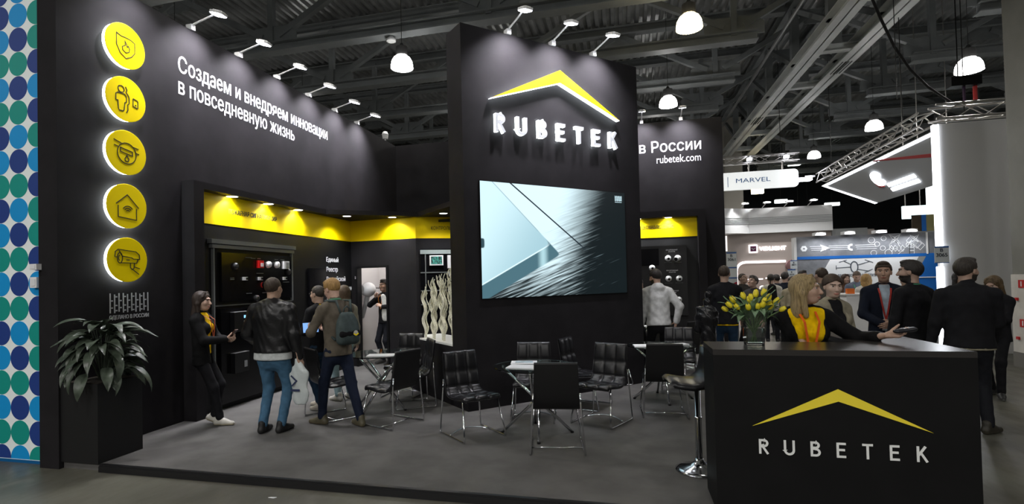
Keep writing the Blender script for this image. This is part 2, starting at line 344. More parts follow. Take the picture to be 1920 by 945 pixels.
# ================================================================ central tower with screen and lit sign
s2 = math.sqrt(.5); TW, TT = 3.245, .42
TO = Vector((-2.03, 6.716, 0)); TD = Vector((s2, s2, 0)); TN = Vector((s2, -s2, 0))
TF = lambda u, z, d=0: frame(TO+TD*u+TN*d+Vector((0, 0, z)), TD, (0, 0, 1))
p = [TO, TO+TD*TW, TO+TD*TW-TN*TT, TO-TN*TT]
tw = MB().prism([(q.x, q.y) for q in p], 0, WH).build('wall_tower', BLACKW); tag(tw, 'tall free-standing charcoal tower wall with a big screen and a lit logo sign', kind='structure')
def screen_mat():
    m = bpy.data.materials.new('screen_picture'); m.use_nodes = True; nt = m.node_tree; b = nt.nodes['Principled BSDF']; vec, (x, y, z) = coords(nt)
    u, v = x, y*-1+1            # v downwards
    st = noise(nt, vec, 9, 6, .7, (1.2, 7, 1)); dn = noise(nt, vec, 60, 2, .5, (.5, 6, 1))
    rot = nt.nodes.new('ShaderNodeMapping'); rot.inputs['Rotation'].default_value = (0, 0, -.50); nt.links.new(vec, rot.inputs[0]); rs_ = nt.nodes.new('ShaderNodeMapping'); rs_.inputs['Scale'].default_value = (2.0, 30, 1); nt.links.new(rot.outputs[0], rs_.inputs[0]); rot = rs_
    stk = X(nt, nt.nodes.new('ShaderNodeTexNoise').outputs[0]); nz = stk.v.node; nz.inputs['Scale'].default_value = 2.2; nz.inputs['Detail'].default_value = 5; nt.links.new(rot.outputs[0], nz.inputs['Vector'])
    base = (u*1.0+v*.22+(stk-.5)*(.10)+(stk-.5)*v*.55).step(.86, .52)
    low = (v*1.0-u*.30+(stk-.5)*1.3).step(1.02, .42)
    br = base*low
    table = mixc(nt, br, (.004, .009, .011), (.72, .93, 1.0))
    spark = stk.step(.60, .74)*(u.step(.45, .62))*(u.step(.98, .78))*(v.step(.35, .6))*.22
    table = mixc(nt, spark, table, (.5, .7, .78))
    line = ((u-.185)*.58-(v*.505)).ab().step(.0055, .0025)*(u.step(.70, .64))
    table = mixc(nt, line, table, (.01, .02, .03))
    e1 = ((u-.07)*.51-(v-.02)*.35)*1.617        # distance right of the long edge
    e2 = ((v-.87)*.42+(u*.34))*1.852            # distance below the front edge
    e2b = ((v-1.03)*.42+(u*.34))*1.852
    ftop = (e1-.012).smx(e2-.006, .06); fbot = (e1-.014).smx(e2b, .05)
    slab = ftop.step(.003, -.003); side = fbot.step(.006, -.004)
    topc = mixc(nt, (u*1.2+v*.5).step(.1, .75), (.66, .90, .97), (.38, .60, .68))
    sidec = mixc(nt, (u-.385).ab().step(.045, .0), (.07, .16, .20), (.42, .66, .72))
    rim = (ftop-.004).ab().step(.008, .002)*(v.step(.50, .58))
    notch = (u*30).smx((v-.53).ab()*14, .5).step(.66, .5)
    table = mixc(nt, side, table, sidec)
    col = mixc(nt, slab, table, topc); col = mixc(nt, rim, col, (.75, .95, 1)); col = mixc(nt, notch, col, (.03, .07, .09))
    b.inputs['Base Color'].default_value = (.01, .01, .01, 1); b.inputs['Roughness'].default_value = .3
    nt.links.new(col, b.inputs['Emission Color']); b.inputs['Emission Strength'].default_value = SCREEN_E; return m
sc = thing('video_wall_screen', 'large wall screen showing a silver metal slab on a brushed surface', 'screen', TO+TD*.24+Vector((0, 0, 1.47)), PI/4)
mb = MB(); mb.boxa((-.01, -.012, -.01), (2.66, 0, 1.59)); mb.build('housing', BLACKP, sc)
mb = MB(); mb.add([(0, 0, 0), (1, 0, 0), (1, 1, 0), (0, 1, 0)], [(0, 1, 2, 3)]); o = mb.build('picture', screen_mat(), sc, (0, -.0135, 0), (PI/2, 0, 0)); o.scale = (2.65, 1.58, 1)
fence_logo(sc, frame((2.44, -.016, 1.44), (1, 0, 0), (0, 0, 1)), .14, .085, mat('screen_emblem', (.6, .8, .85), .5, emit=(.6, .8, .85), es=.5))
MB().boxa((2.44, -.018, 1.42), (2.58, -.014, 1.428)).build('caption_bar', MATS['screen_emblem'], sc)
# lettering strokes (geometric capitals), unit height
def letter(ch, w):
    mb = MB(); h = w/2; k_ = [0]; W = .62
    def R(pts, c=False): mb.ribbon(pts, w, 0, 1-.06*k_[0], closed=c); k_[0] += 1
    if ch == 'R':
        R([(h, 0), (h, 1)]); R([(h, 1-h), (.33, 1-h)]+arc(.33, .73, .27-h, 90, -90, 10)+[(.33, .46+h), (h, .46+h)]); R([(.26, .47), (.56, 0)]); W = .60
    if ch == 'U': R([(h, 1), (h, .33)]+arc(.34, .33, .34-h, 180, 360, 12)+[(.68-h, 1)]); W = .68
    if ch == 'B':
        R([(h, 0), (h, 1)]); R([(h, 1-h), (.32, 1-h)]+arc(.32, .755, .245-h, 90, -90, 10)+[(h, .51+h)]); R([(h, .51), (.33, .51)]+arc(.33, .28, .28-h, 90, -90, 10)+[(h, h)]); W = .60
    if ch == 'E': R([(h, 0), (h, 1)]); R([(0, 1-h), (.56, 1-h)]); R([(0, .52), (.5, .52)]); R([(0, h), (.56, h)]); W = .56
    if ch == 'T': R([(.31, 0), (.31, 1)]); R([(0, 1-h), (.62, 1-h)])
    if ch == 'K': R([(h, 0), (h, 1)]); R([(.1, .42), (.5, 1)]); R([(.22, .60), (.58, 0)]); W = .60
    return mb, W
CHV = [(0, 0), (1.19, .585), (2.355, 0), (1.19, .385)]
def word(t, F0, L, Hh, depth, m, glow=None, standoff=0):
    xs = [letter(c, .145)[1] for c in 'RUBETEK']; gap = (L-sum(xs)*Hh)/6; x = 0
    for c, W in zip('RUBETEK', xs):
        o = None
        if glow:
            o = letter(c, .165)[0].xf(F0 @ Matrix.Translation((x, 0, standoff)) @ Matrix.Diagonal((Hh, Hh, depth-.008, 1))).build('letter', glow, t)
            letter(c, .145)[0].xf(F0 @ Matrix.Translation((x, 0, standoff+depth-.008)) @ Matrix.Diagonal((Hh, Hh, .010, 1))).build('letter_face', m, o)
        else: letter(c, .145)[0].xf(F0 @ Matrix.Translation((x, 0, standoff)) @ Matrix.Diagonal((Hh, Hh, depth, 1))).build('letter', m, t)
        x += W*Hh+gap
sg = thing('illuminated_logo_sign', 'halo-lit sign of a yellow roof chevron above white capitals on the tower', 'sign', TO+TD*.40+Vector((0, 0, 3.73)), PI/4)
G = frame((0, 0, .44), (1, 0, 0), (0, 0, 1)); CH = [(0, 0), (1.19, .585), (2.355, 0), (1.19, .40)]
def inset(poly, k): 
    c = (1.19, .36); return [(c[0]+(a-c[0])*k, c[1]+(b-c[1])*k) for a, b in poly]
mb = MB(); mb.prism(CH, .012, .085); mb.xf(G); mb.build('chevron_glow', SIGNW, sg)
mb = MB(); mb.prism(CH, .085, .093); mb.xf(G); mb.build('chevron_face', mat('yellow_sign_face', (.95, .62, 0), .4, emit=(1, .72, .02), es=.55), sg)
word(sg, frame((.08, 0, 0), (1, 0, 0), (0, 0, 1)), 2.23, .25, .062, mat('letter_face', (.40, .41, .44), .5, emit=(.9, .95, 1), es=.25), glow=mat('letter_glow', (1, 1, 1), .5, emit=(.88, .97, 1), es=7), standoff=.012)
# ================================================================ left alcove: post, header, yellow band, display wall
al = thing('display_alcove', 'black display alcove with a yellow band and fire alarm exhibits along the stand wall', 'display stand')
MB().boxa((-5.52, 5.69, 0), (-5.33, 5.86, 3.09)).build('side_post', BLACKW, al)
MB().prism([(-5.52, 5.86), (-5.33, 5.86), (-5.33, 8.82), (-5.52, 8.82)], 3.0, 3.09).build('header', BLACKW, al)
MB().prism([(-5.52, 8.82), (-5.28, 8.82), (-3.93, 9.80), (-4.0, 9.88), (-5.5, 10.03)], 3.0, 3.085).build('corner_header', BLACKW, al)
MB().prism([(-3.95, 9.88), (-2.1, 7.85), (-1.7, 8.6), (-2.9, 10.6)], 3.0, 3.09).build('angled_header', BLACKW, al)
MB().boxa((-5.52, 5.86, 0), (-5.5, 10.03, 2.575)).build('back_panel', BLACKP, al)
MB().boxa((-5.52, 5.86, 2.575), (-5.495, 10.02, 3.0)).build('yellow_band', YEL, al)
FA = lambda y, z, d=0: frame((-5.5+d, y, z), (0, 1, 0), (0, 0, 1))
text('band_lettering', 'ПОЖАРНАЯ СИГНАЛИЗАЦИЯ', BLKTXT, al, FA(6.5, 2.755, .006), width=1.09, height=.066, bold=.008)
for i, s in enumerate(('Единый', 'Реестр', 'Российской', 'Радиоэлектронной', 'Продукции', 'РФ')):
    text('panel_lettering', s, WTXT, al, FA(9.08, 2.135-.187*i), height=.085, bold=.02)
# wall pieces: inner partition with the doorway, panel wall beside it
D2 = Vector((-4.0+5.5, 9.88-10.03, 0)).normalized(); N2 = Vector((D2.y, -D2.x, 0))
def seg(a, b, z0, z1, th): d = (Vector(b)-Vector(a)).normalized(); n = Vector((-d.y, d.x)); a, b = Vector(a), Vector(b); return MB().prism([tuple(a), tuple(b), tuple(b+n*th), tuple(a+n*th)], z0, z1)
at2 = lambda x: (x, 10.03+(x+5.5)*(-.15/1.5))
wi = thing('wall_partition', 'charcoal partition with a doorway and yellow top band', 'wall'); wi['kind'] = 'structure'; del wi['category']
seg(at2(-5.5), at2(-5.36), 0, 2.575, .1).build('jamb_panel', BLACKW, wi); seg(at2(-4.66), at2(-4.0), 0, 2.575, .1).build('wall_panel', BLACKW, wi)
seg(at2(-5.36), at2(-4.66), 2.03, 2.575, .1).build('lintel_panel', BLACKW, wi); seg(at2(-5.5), at2(-4.0), 2.575, 3.0, .1).build('yellow_band', YEL, wi)
dr = thing('door_1', 'black door frame of the storage doorway with a chrome latch', 'door'); dr['kind'] = 'structure'; del dr['category']
for x0, x1, z0, z1 in ((-5.39, -5.345, 0, 2.06), (-4.675, -4.63, 0, 2.06), (-5.345, -4.675, 2.02, 2.06)): seg(Vector(at2(x0))-Vector((0, .03)), Vector(at2(x1))-Vector((0, .03)), z0, z1, .16).build('frame_member', BLACKP, dr)
MB().boxa((-5.385, 9.955, 1.80), (-5.36, 9.985, 1.86)).build('latch', CHROME, dr)
P2, P3 = (-4.0, 9.88), (-3.1, 10.37)
wp = thing('wall_panel_side', 'charcoal wall with intercom exhibits behind the wavy strands', 'wall'); wp['kind'] = 'structure'; del wp['category']
seg(P2, P3, 0, 2.575, .1).build('wall_panel', BLACKW, wp); seg(P2, P3, 2.575, 3.0, .1).build('yellow_band', YEL, wp)
d3 = (Vector(P3)-Vector(P2)).normalized(); n3 = Vector((d3.y, -d3.x)); FP = lambda u, z, d=0: frame((P2[0]+d3.x*u+n3.x*d, P2[1]+d3.y*u+n3.y*d, z), (d3.x, d3.y, 0), (0, 0, 1))
text('band_lettering', 'КОНТРОЛЬ', BLKTXT, wp, FP(.31, 2.745, .004), width=.40, height=.065)
# storage room behind the partition
wr = MB(); wr.boxa((-5.52, 11.30, 0), (-3.6, 11.34, 2.9)); wr.boxa((-5.518, 10.14, 0), (-5.49, 11.30, 2.9)); wr = wr.build('wall_storage', mat('storage_white', (.62, .60, .60), .6)); tag(wr, 'off-white back wall of the storage room behind the doorway', kind='structure')
MB().boxa((-5.52, 10.1, 2.9), (-3.2, 12.4, 2.95)).build('ceiling_storage', BLACKP)['kind'] = 'structure'
lamp('AREA', 'storage_room_light', (-4.6, 10.45, 2.8), 26, (1, .95, .92), .5, (-4.75, 11.3, 1.0))
# ---------------------------------------------------------------- exhibits on the alcove wall
mb = MB(); mb.boxa((-5.5, 6.09, 2.305), (-5.42, 8.0, 2.365)); mb.build('upper_rail', GREYBAR, al)
mb = MB(); mb.boxa((-5.5, 6.12, 2.245), (-5.44, 7.98, 2.295)); mb.build('lower_rail', GREYBAR, al)
for y in (6.17, 7.95): MB().boxa((-5.5, y-.012, 1.45 if y > 7 else .1), (-5.46, y+.012, 2.245)).build('rail_post', GREYBAR, al)
MB().boxa((-5.5, 6.18, 1.435), (-5.46, 7.93, 1.45)).build('cross_rail', mat('dim_bar', (.08, .085, .085), .5), al)
GLOSS = mat('gloss_black_board', (.005, .005, .006), .18, spec=.3)
MB().boxa((-5.5, 6.3, 1.5), (-5.45, 7.9, 2.19)).build('exhibit_board', GLOSS, al); MB().boxa((-5.5, 6.25, .08), (-5.43, 7.9, 1.4)).build('lower_board', GLOSS, al)
MB().boxa((-5.5, 8.45, 1.3), (-5.46, 9.0, 2.0)).build('dark_board', GLOSS, al)
DET = mat('detector_white', (.72, .73, .73), .4); REDP = mat('red_plastic', (.55, .01, .01), .35); REDG = mat('red_beacon', (.8, .02, .02), .3, emit=(1, .03, .02), es=3)
FX = lambda y, z: frame((-5.45, y, z), (0, 1, 0), (0, 0, 1))
def exh(name, label, cat, y, z, parts, group=None, x=-5.45):
    t = thing(name, label, cat, (x, y, z), 0, group); F = frame((0, 0, 0), (0, 1, 0), (0, 0, 1))
    for pn, mb, m in parts: mb.xf(F).build(pn, m, t)
    return t
exh('call_point', 'red manual fire call point on the black exhibit board', 'call point', 7.08, 2.04, [('body', MB().box((0, 0, .025), (.11, .115, .05)), REDP), ('button', MB().box((.01, -.01, .053), (.055, .055, .008)), WHITE)])
for y, lb in ((7.29, 'white round smoke detector beside the red call point'), (7.50, 'white round smoke detector next to the square white sounder')):
    exh('smoke_detector', lb, 'detector', y, 2.04, [('base', MB().lathe([(.055, 0), (.055, .02)], 20), DET), ('head', MB().lathe([(.05, .02), (.048, .04), (.03, .052), (0.001, .054)], 20), DET)], 'smoke detectors on the alcove board')
exh('wall_sounder', 'white square sounder with grille at the end of the exhibit row', 'sounder', 7.71, 2.04, [('body', MB().box((0, 0, .025), (.14, .125, .05)), DET)]+[('grille_slat', MB().box((.02, .04-.02*i, .052), (.08, .006, .006)), GREYBAR) for i in range(5)])
for y, lb in ((6.75, 'small white switch module below the detector row, first from the post'), (7.09, 'small white switch module below the red call point'), (7.70, 'small white switch module below the square sounder')):
    exh('switch_module', lb, 'switch', y, 1.82, [('body', MB().box((0, 0, .015), (.085, .05, .03)), DET), ('button', MB().box((.02, 0, .033), (.035, .035, .006)), BLACKP)], 'switch modules on the alcove board')
exh('fire_beacon', 'glowing red round fire beacon on the black exhibit board', 'beacon', 7.22, 1.72, [('base', MB().lathe([(.05, 0), (.05, .02)], 20), BLACKP), ('lens', MB().lathe([(.045, .02), (.042, .045), (.02, .06), (.001, .062)], 20), REDG)])
for i, (y, z, n) in enumerate(((7.0, 1.52, 3), (7.5, 1.52, 3), (6.55, 2.0, 2), (7.8, 1.93, 2))):
    exh('bell_sounder', ['black round sounder low on the exhibit board', 'black round sounder low on the board by the rail end', 'small black sensor below the upper rail', 'small black sensor beside the square sounder'][i], 'sounder', y, z, [('body', MB().lathe([(.05, 0), (.05, .03), (.03, .05), (.001, .052)], 18), mat('matt_black', (.02, .02, .02), .4))])
for y, z, wd in ((6.85, 2.135, .14), (6.95, 2.125, .10), (7.08, 2.125, .08), (7.5, 2.125, .08), (7.66, 2.125, .1), (7.1, 1.9, .16), (6.5, 1.83, .08), (6.5, 1.81, .08), (7.75, 1.76, .16), (6.85, 1.6, .12), (7.2, 1.6, .1), (6.45, 1.06, .1), (6.45, .5, .1)): MB().box((-5.447, y, z), (.004, wd, .008)).build('caption_strip', GREYBAR, al)
BLUE = mat('blue_display', (.1, .3, .6), .3, emit=(.25, .6, 1), es=1.6)
for z, on, lb in ((1.2, 1, 'black control panel with a small blue display, upper of two'), (.62, 0, 'black control panel with a silver top edge, lower of two')):
    prt = [('case', MB().box((0, 0, .035), (.30, .28, .07)), mat('panel_case', (.008, .008, .009), .35)), ('top_edge', MB().box((0, .142, .035), (.30, .006, .07)), mat('silver_edge', (.5, .5, .5), .3, metal=.6)), ('label_sticker', MB().box((.07, -.03, .072), (.06, .09, .004)), mat('sticker', (.3, .31, .32), .5))]
    if on: prt.append(('display', MB().box((.07, .07, .073), (.05, .04, .006)), BLUE))
    exh('control_panel', lb, 'panel', 6.58, z, prt, 'control panels in the alcove', x=-5.43)
# ---------------------------------------------------------------- intercom exhibits on the angled wall
PS = lambda name, label, cat, u, z: thing(name, label, cat, FP(u, z, .004).to_translation(), math.atan2(d3.y, d3.x))
ib = PS('intercom_board', 'black exhibit board with grey rails on the angled wall', 'board', .08, .9)
MB().boxa((0, -.03, 0), (.9, 0, 1.46)).build('board', GLOSS, ib); MB().boxa((.0, -.05, 1.36), (.9, -.03, 1.44)).build('top_rail', mat('rail_grey_light', (.30, .34, .33), .5), ib)
for x in (.09,): MB().boxa((x, -.04, 0), (x+.02, -.03, 1.36)).build('upright_rail', GREYBAR, ib)
for z in (.98, .62, .35): MB().boxa((0, -.045, z), (.9, -.03, z+.022)).build('cross_rail', GREYBAR, ib)
im = PS('intercom_monitor', 'white framed intercom monitor with a green-lit picture', 'intercom', .26, 2.03); MB().boxa((0, -.075, 0), (.27, -.035, .20)).build('frame', WHITE, im)
def greenpic():
    m = bpy.data.materials.new('green_picture'); m.use_nodes = True; nt = m.node_tree; b = nt.nodes['Principled BSDF']; vec, _ = coords(nt)
    nt.links.new(mixc(nt, noise(nt, vec, 22, 3).step(.4, .65), (.005, .03, .03), (.08, .45, .36)), b.inputs['Emission Color']); b.inputs['Emission Strength'].default_value = .9; b.inputs['Base Color'].default_value = (.01, .01, .01, 1); return m
MB().boxa((.025, -.079, .025), (.245, -.075, .175)).build('screen', greenpic(), im)
ih = PS('intercom_handset', 'white intercom handset with a coiled cord on the angled wall', 'handset', .62, 1.97)
mb = MB(); mb.boxa((0, -.06, 0), (.07, -.03, .26)); mb.boxa((.008, -.085, .0), (.062, -.06, .07)); mb.boxa((.008, -.085, .19), (.062, -.06, .26)); mb.boxa((.018, -.08, .05), (.052, -.06, .2)); mb.build('handset', WHITE, ih)
mb = MB(); mb.tube([(.035+.012*math.cos(i*1.3)+.02*math.sin(i*.08), -.05+.012*math.sin(i*1.3), -.005*i if i < 34 else -.17+(i-34)*.004) for i in range(60)], .005, 5); mb.build('coiled_cord', WHITE, ih, smooth=True)
# ---------------------------------------------------------------- low plinth with white top beside the tower; wavy strands
SD = Vector((-s2, s2, 0))
a = TO+SD*.42; b = TO+SD*1.97; dp = TD*.55
pl = thing('display_plinth', 'low black plinth with a white top carrying wavy pale strands', 'plinth')
MB().prism([tuple(q[:2]) for q in (a, b, b+dp, a+dp)], 0, .815).build('body', BLACKW, pl); MB().prism([tuple(q[:2]) for q in (a, b, b+dp, a+dp)], .815, .84).build('white_top', mat('plinth_white', (.8, .8, .78), .5), pl)
STR = mat('pale_strand', (.84, .82, .66), .5, var=.2, vs=40)
for i in range(7):
    u = .56+i*.165; base = TO+SD*u+TD*(.10+.06*(i % 2))+Vector((0, 0, .84)); hgt = (.98, 1.02, .86, .93, .70, .88, .80)[i]; ph = (0, 2.4, .9, 3.6, 1.7, 5., 2.9)[i]
    t = thing('wavy_strand_bundle', 'pale wavy strand bundle on the white plinth top, %s from the tower' % ('nearest', 'second', 'third', 'fourth', 'fifth', 'sixth', 'seventh')[i], 'decoration', base, 0, 'wavy strand bundles on the plinth')
    rr = random.Random(i); mb = MB()
    for k in range(12):
        a0 = rr.uniform(0, 6.28); sp = rr.uniform(.0, .03); am = rr.uniform(.055, .075); wl_ = rr.uniform(.33, .365); dz = rr.uniform(-.12, .06); pp = ph+rr.uniform(-.45, .45)
        pts = []
        for q in range(26):
            f = q/25; zz = f*(hgt+dz); e = min(1, f*4)
            off = am*e*math.sin(2*PI*zz/wl_+pp); pts.append((SD.x*off+sp*e*math.cos(a0)*(1+f), SD.y*off+sp*e*math.sin(a0)*(1+f)+.01*math.sin(zz*17+pp), zz))
        mb.tube(pts, [.0145*(1-.62*q/25) for q in range(26)], 4)
    mb.build('strands', STR, t, smooth=True)
# ================================================================ right alcove in the back wall
ar = thing('camera_alcove', 'black camera display alcove with a yellow band in the back wall', 'display stand')
MB().boxa((1.55, 12.22, 0), (1.71, 12.42, 3.14)).build('side_post', BLACKW, ar); MB().boxa((-1.5, 12.22, 3.0), (1.55, 12.42, 3.14)).build('header', BLACKW, ar)
MB().boxa((-1.5, 12.39, 2.57), (1.55, 12.42, 3.0)).build('yellow_band', YEL, ar); MB().boxa((-1.5, 12.40, 0), (1.55, 12.42, 2.57)).build('back_panel', mat('camera_back', (.009, .009, .0095), .6), ar)
MB().boxa((-1.2, 12.3, .85), (1.31, 12.40, 2.38)).build('exhibit_board', mat('camera_board', (.011, .011, .0115), .5), ar)
MB().boxa((.28, 12.292, 1.95), (.73, 12.3, 2.32)).build('dark_monitor', GLOSS, ar)
text('band_lettering', 'ВИДЕОНАБЛЮДЕНИЕ', BLKTXT, ar, FB(.27, 2.77, .034), width=.80, height=.075, bold=.008)
FC = lambda x, z: frame((x, 12.298, z), (1, 0, 0), (0, 0, 1))
for z in (2.27, 1.82, 1.375):
    for k, s in enumerate(('ФИКСИРОВАННЫЙ', 'ОБЪЕКТИВ')): text('caption', s, WTXT, ar, frame((1.0, 12.297, z-.038*k), (1, 0, 0), (0, 0, 1)), width=.24 if k == 0 else .14, height=.024, align='C', depth=.002)
for x, z in ((.92, 2.01), (1.12, 2.01), (.92, 1.56), (1.14, 1.56), (1.12, 1.1)): MB().box((x, 12.298, z), (.16, .003, .006)).build('caption_strip', GREYBAR, ar)
def dome(x, z, lb, kind=0):
    t = thing('dome_camera' if kind == 0 else 'bullet_camera', lb, 'camera', (x, 12.3, z), 0, 'security cameras on the alcove board'); F = frame((0, 0, 0), (1, 0, 0), (0, 0, 1))
    MB().lathe([(.066, 0), (.066, .02), (.06, .03)], 22).xf(F).build('base', DET, t)
    if kind == 0:
        MB().lathe([(.058, .03), (.054, .055), (.04, .075), (.001, .085)], 22).xf(F).build('housing', DET, t, smooth=True); MB().lathe([(.028, .07), (.026, .088), (.001, .094)], 16).xf(F @ Matrix.Translation((.006, -.012, 0))).build('lens', GLOSS, t)
    else:
        mb = MB(); mb.tube([(.03, 0, .03), (.0, -.0, .06), (-.05, -.03, .16)], .05, 16); mb.xf(F).build('housing', DET, t); mb = MB(); mb.tube([(-.05, -.03, .16), (-.054, -.032, .167)], .04, 16); mb.xf(F).build('lens', GLOSS, t)
dome(.92, 2.1, 'white dome camera in the top row of the camera board'); dome(1.12, 2.1, 'white bullet camera in the top row of the camera board', 1)
dome(.92, 1.655, 'white dome camera with black lens in the middle row'); dome(1.14, 1.655, 'white and black dome camera in the middle row'); dome(1.12, 1.195, 'white dome camera in the lowest row of the camera board'); dome(.58, 1.9, 'white dome camera beside the dark monitor')
# ================================================================ lamps of the stand
dg = {}
def downlight(x, y, z, lb, r=.075, tx=None):
    t = thing('downlight', lb, 'downlight', (x, y, z), 0, 'round downlights under the headers')
    if not dg:
        dg['ring'] = MB().lathe([(r+.012, 0), (r+.012, -.006), (r, -.008), (r, 0)], 24, cap=False).mesh('ring', WHITE); dg['lens'] = MB().lathe([(r, -.003), (r*.9, -.005), (.001, -.006)], 24).mesh('lens', DLG)
    link('ring', dg['ring'], t); link('lens', dg['lens'], t)
    lamp('SPOT', 'downlight_beam', (x, y, z-.012), DOWN_W, (.96, .97, 1), .05, (x, y, 0), math.radians(140), .8)
for x, y, lb in ((-5.42, 6.49, 'round downlight nearest the alcove side post'), (-5.42, 7.29, 'round downlight above the red call point'), (-5.42, 8.08, 'round downlight at the end of the straight header'), (-5.12, 9.2, 'round downlight in the corner header by the lettering'), (-4.42, 9.72, 'round downlight above the storage doorway'), (-3.3, 9.56, 'round downlight in the angled header beside the tower')): downlight(x, y, 3.0, lb)
for x, lb in ((.95, 'round downlight over the video surveillance lettering'), (.30, 'round downlight in the camera alcove beside the tower'), (-.35, 'round downlight in the camera alcove behind the tower')): downlight(x, 12.31, 3.0, lb)
fm = {}
def floodlight(base, out, lb, group, k=1.0):
    out = Vector(out).normalized(); t = thing('arm_floodlight', lb, 'floodlight', base, math.atan2(out.y, out.x)-0, group)
    if not fm:
        fm['c'] = MB().boxa((-.06, -.035, 0), (.03, .035, .07)).mesh('clamp', WHITE); mb = MB(); mb.tube([(0, 0, .04), (.03, 0, .075), (.36, 0, .16)], .011, 8); fm['a'] = mb.mesh('arm', WHITE)
        mb = MB(); P = [(-.10, -.05), (-.07, -.075), (.07, -.075), (.11, -.05), (.11, .05), (.07, .075), (-.07, .075), (-.10, .05)]; mb.prism(P, .0, .03); mb.prism([(a*.7, b*.7) for a, b in P], .03, .045); R = Matrix.Translation((.42, 0, .15)) @ Matrix.Rotation(.30, 4, 'Y'); mb.xf(R); fm['h'] = mb.mesh('head', WHITE)
        mb = MB(); mb.prism([(a*.9, b*.9) for a, b in P], -.008, -.001); mb.xf(R); fm['l'] = mb.mesh('lens', FLOODG)
    link('clamp', fm['c'], t); link('arm', fm['a'], t); link('head', fm['h'], t); link('lens', fm['l'], t)
    b = Vector(base); h = b+out*.44+Vector((0, 0, .13))
    lamp('SPOT', 'flood_beam', h, FLOOD_W*k, (.95, .92, 1), .05, b+out*.02+Vector((0, 0, -.62)), math.radians(104), 1.0)
floodlight((WX, 4.98, WH), (1, 0, 0), 'white arm floodlight on the wall top above the column of round signs', 'arm floodlights along the slogan wall', .5)
for i, s in enumerate(('over the first word of the slogan', 'over the middle of the slogan', 'over the end of the slogan', 'just past the end of the slogan', 'second from the far corner of the slogan wall', 'nearest the far corner of the slogan wall')): floodlight((WX, 5.89+.912*i, WH), (1, 0, 0), 'white arm floodlight on the wall top '+s, 'arm floodlights along the slogan wall')
for u, s in ((.76, 'over the low left tip of the chevron'), (1.54, 'over the peak of the chevron'), (2.33, 'by the tower end facing the web address')): floodlight(TO+TD*u+Vector((0, 0, WH)), TN, 'white arm floodlight on the tower top '+s, 'arm floodlights on the tower', 1.0)
for x, s in ((.45, 'next to the tower'), (1.28, 'above the web address')): floodlight((x, 12.42, WH), (0, -1, 0), 'white arm floodlight clamped on the back wall '+s, 'arm floodlights on the back wall', .8)
sp = thing('corner_spot', 'small white spot lamp on the far corner of the slogan wall', 'spot lamp', (-5.6, 12.0, WH)); MB().lathe([(.02, 0), (.02, .1)], 8).build('stem', WHITE, sp); MB().lathe([(.06, .08), (.08, .2), (.05, .26), (.001, .27)], 14).build('head', WHITE, sp)
# ================================================================ roof: corrugated deck, trusses, twin girder
ZC, ZT = 7.9, 10.0
mb = MB(); x = -24.0; pitch = .26; row = []
while x < 30:
    row += [(x, 10.32), (x+.09, 10.32), (x+.12, 10.22), (x+.21, 10.22), (x+.24, 10.32)]; x += pitch
vs = [(a, y, b) for y in (-13, 55) for a, b in row]; n = len(row)
dk = mb.add(vs, [(i, i+1, n+i+1, n+i) for i in range(n-1)]).build('ceiling', GALV); tag(dk, 'corrugated metal roof deck of the exhibition hall', kind='structure')
hw = MB(); hw.boxa((-24, 54.8, HF), (30, 55, 10.4)); hw = hw.build('wall_far', mat('hall_dark_wall', (.05, .055, .06), .8)); tag(hw, 'dark far wall of the hall', kind='structure')
hw = MB(); hw.boxa((29.8, -13, HF), (30, 55, 10.4)); hw = hw.build('wall_right', MATS['hall_dark_wall']); tag(hw, 'dark side wall of the hall', kind='structure')
hw = MB(); hw.boxa((-24.2, -13, HF), (-24, 55, 10.4)); hw = hw.build('wall_far_left', MATS['hall_dark_wall']); tag(hw, 'dark side wall of the hall behind the dotted wall', kind='structure')
BW = .3
def beam(a, b, wd, ht):      # box beam between two points, wd across, ht deep
    a, b = Vector(a), Vector(b); d = b-a; L = d.length; d.normalize()
    up = Vector((0, 0, 1)) if abs(d.z) < .95 else Vector((0, 1, 0)); sx = d.cross(up).normalized(); u = sx.cross(d)
    vs = [p+sx*(i*wd/2)+u*(j*ht/2) for p in (a, b) for i, j in ((-1, -1), (1, -1), (1, 1), (-1, 1))]
    return MB().add(vs, [(3, 2, 1, 0), (4, 5, 6, 7), (0, 1, 5, 4), (1, 2, 6, 5), (2, 3, 7, 6), (3, 0, 4, 7)])
def ibeam(a, b, wd, ht, tf=.03):
    a, b = Vector(a), Vector(b); d = (b-a).normalized(); up = Vector((0, 0, 1)) if abs(d.z) < .95 else Vector((0, 1, 0)); sx = d.cross(up).normalized(); u = sx.cross(d); mb = MB()
    for off, w2, h2 in ((ht/2-tf/2, wd, tf), (-ht/2+tf/2, wd, tf), (0, tf, ht)):
        q = beam(a+u*off, b+u*off, w2, h2); mb.add(q.v, q.f)
    return mb
tm = {}
def truss_mesh(key, fn):
    if key not in tm: me = fn(); tm[key] = me
    return tm[key]
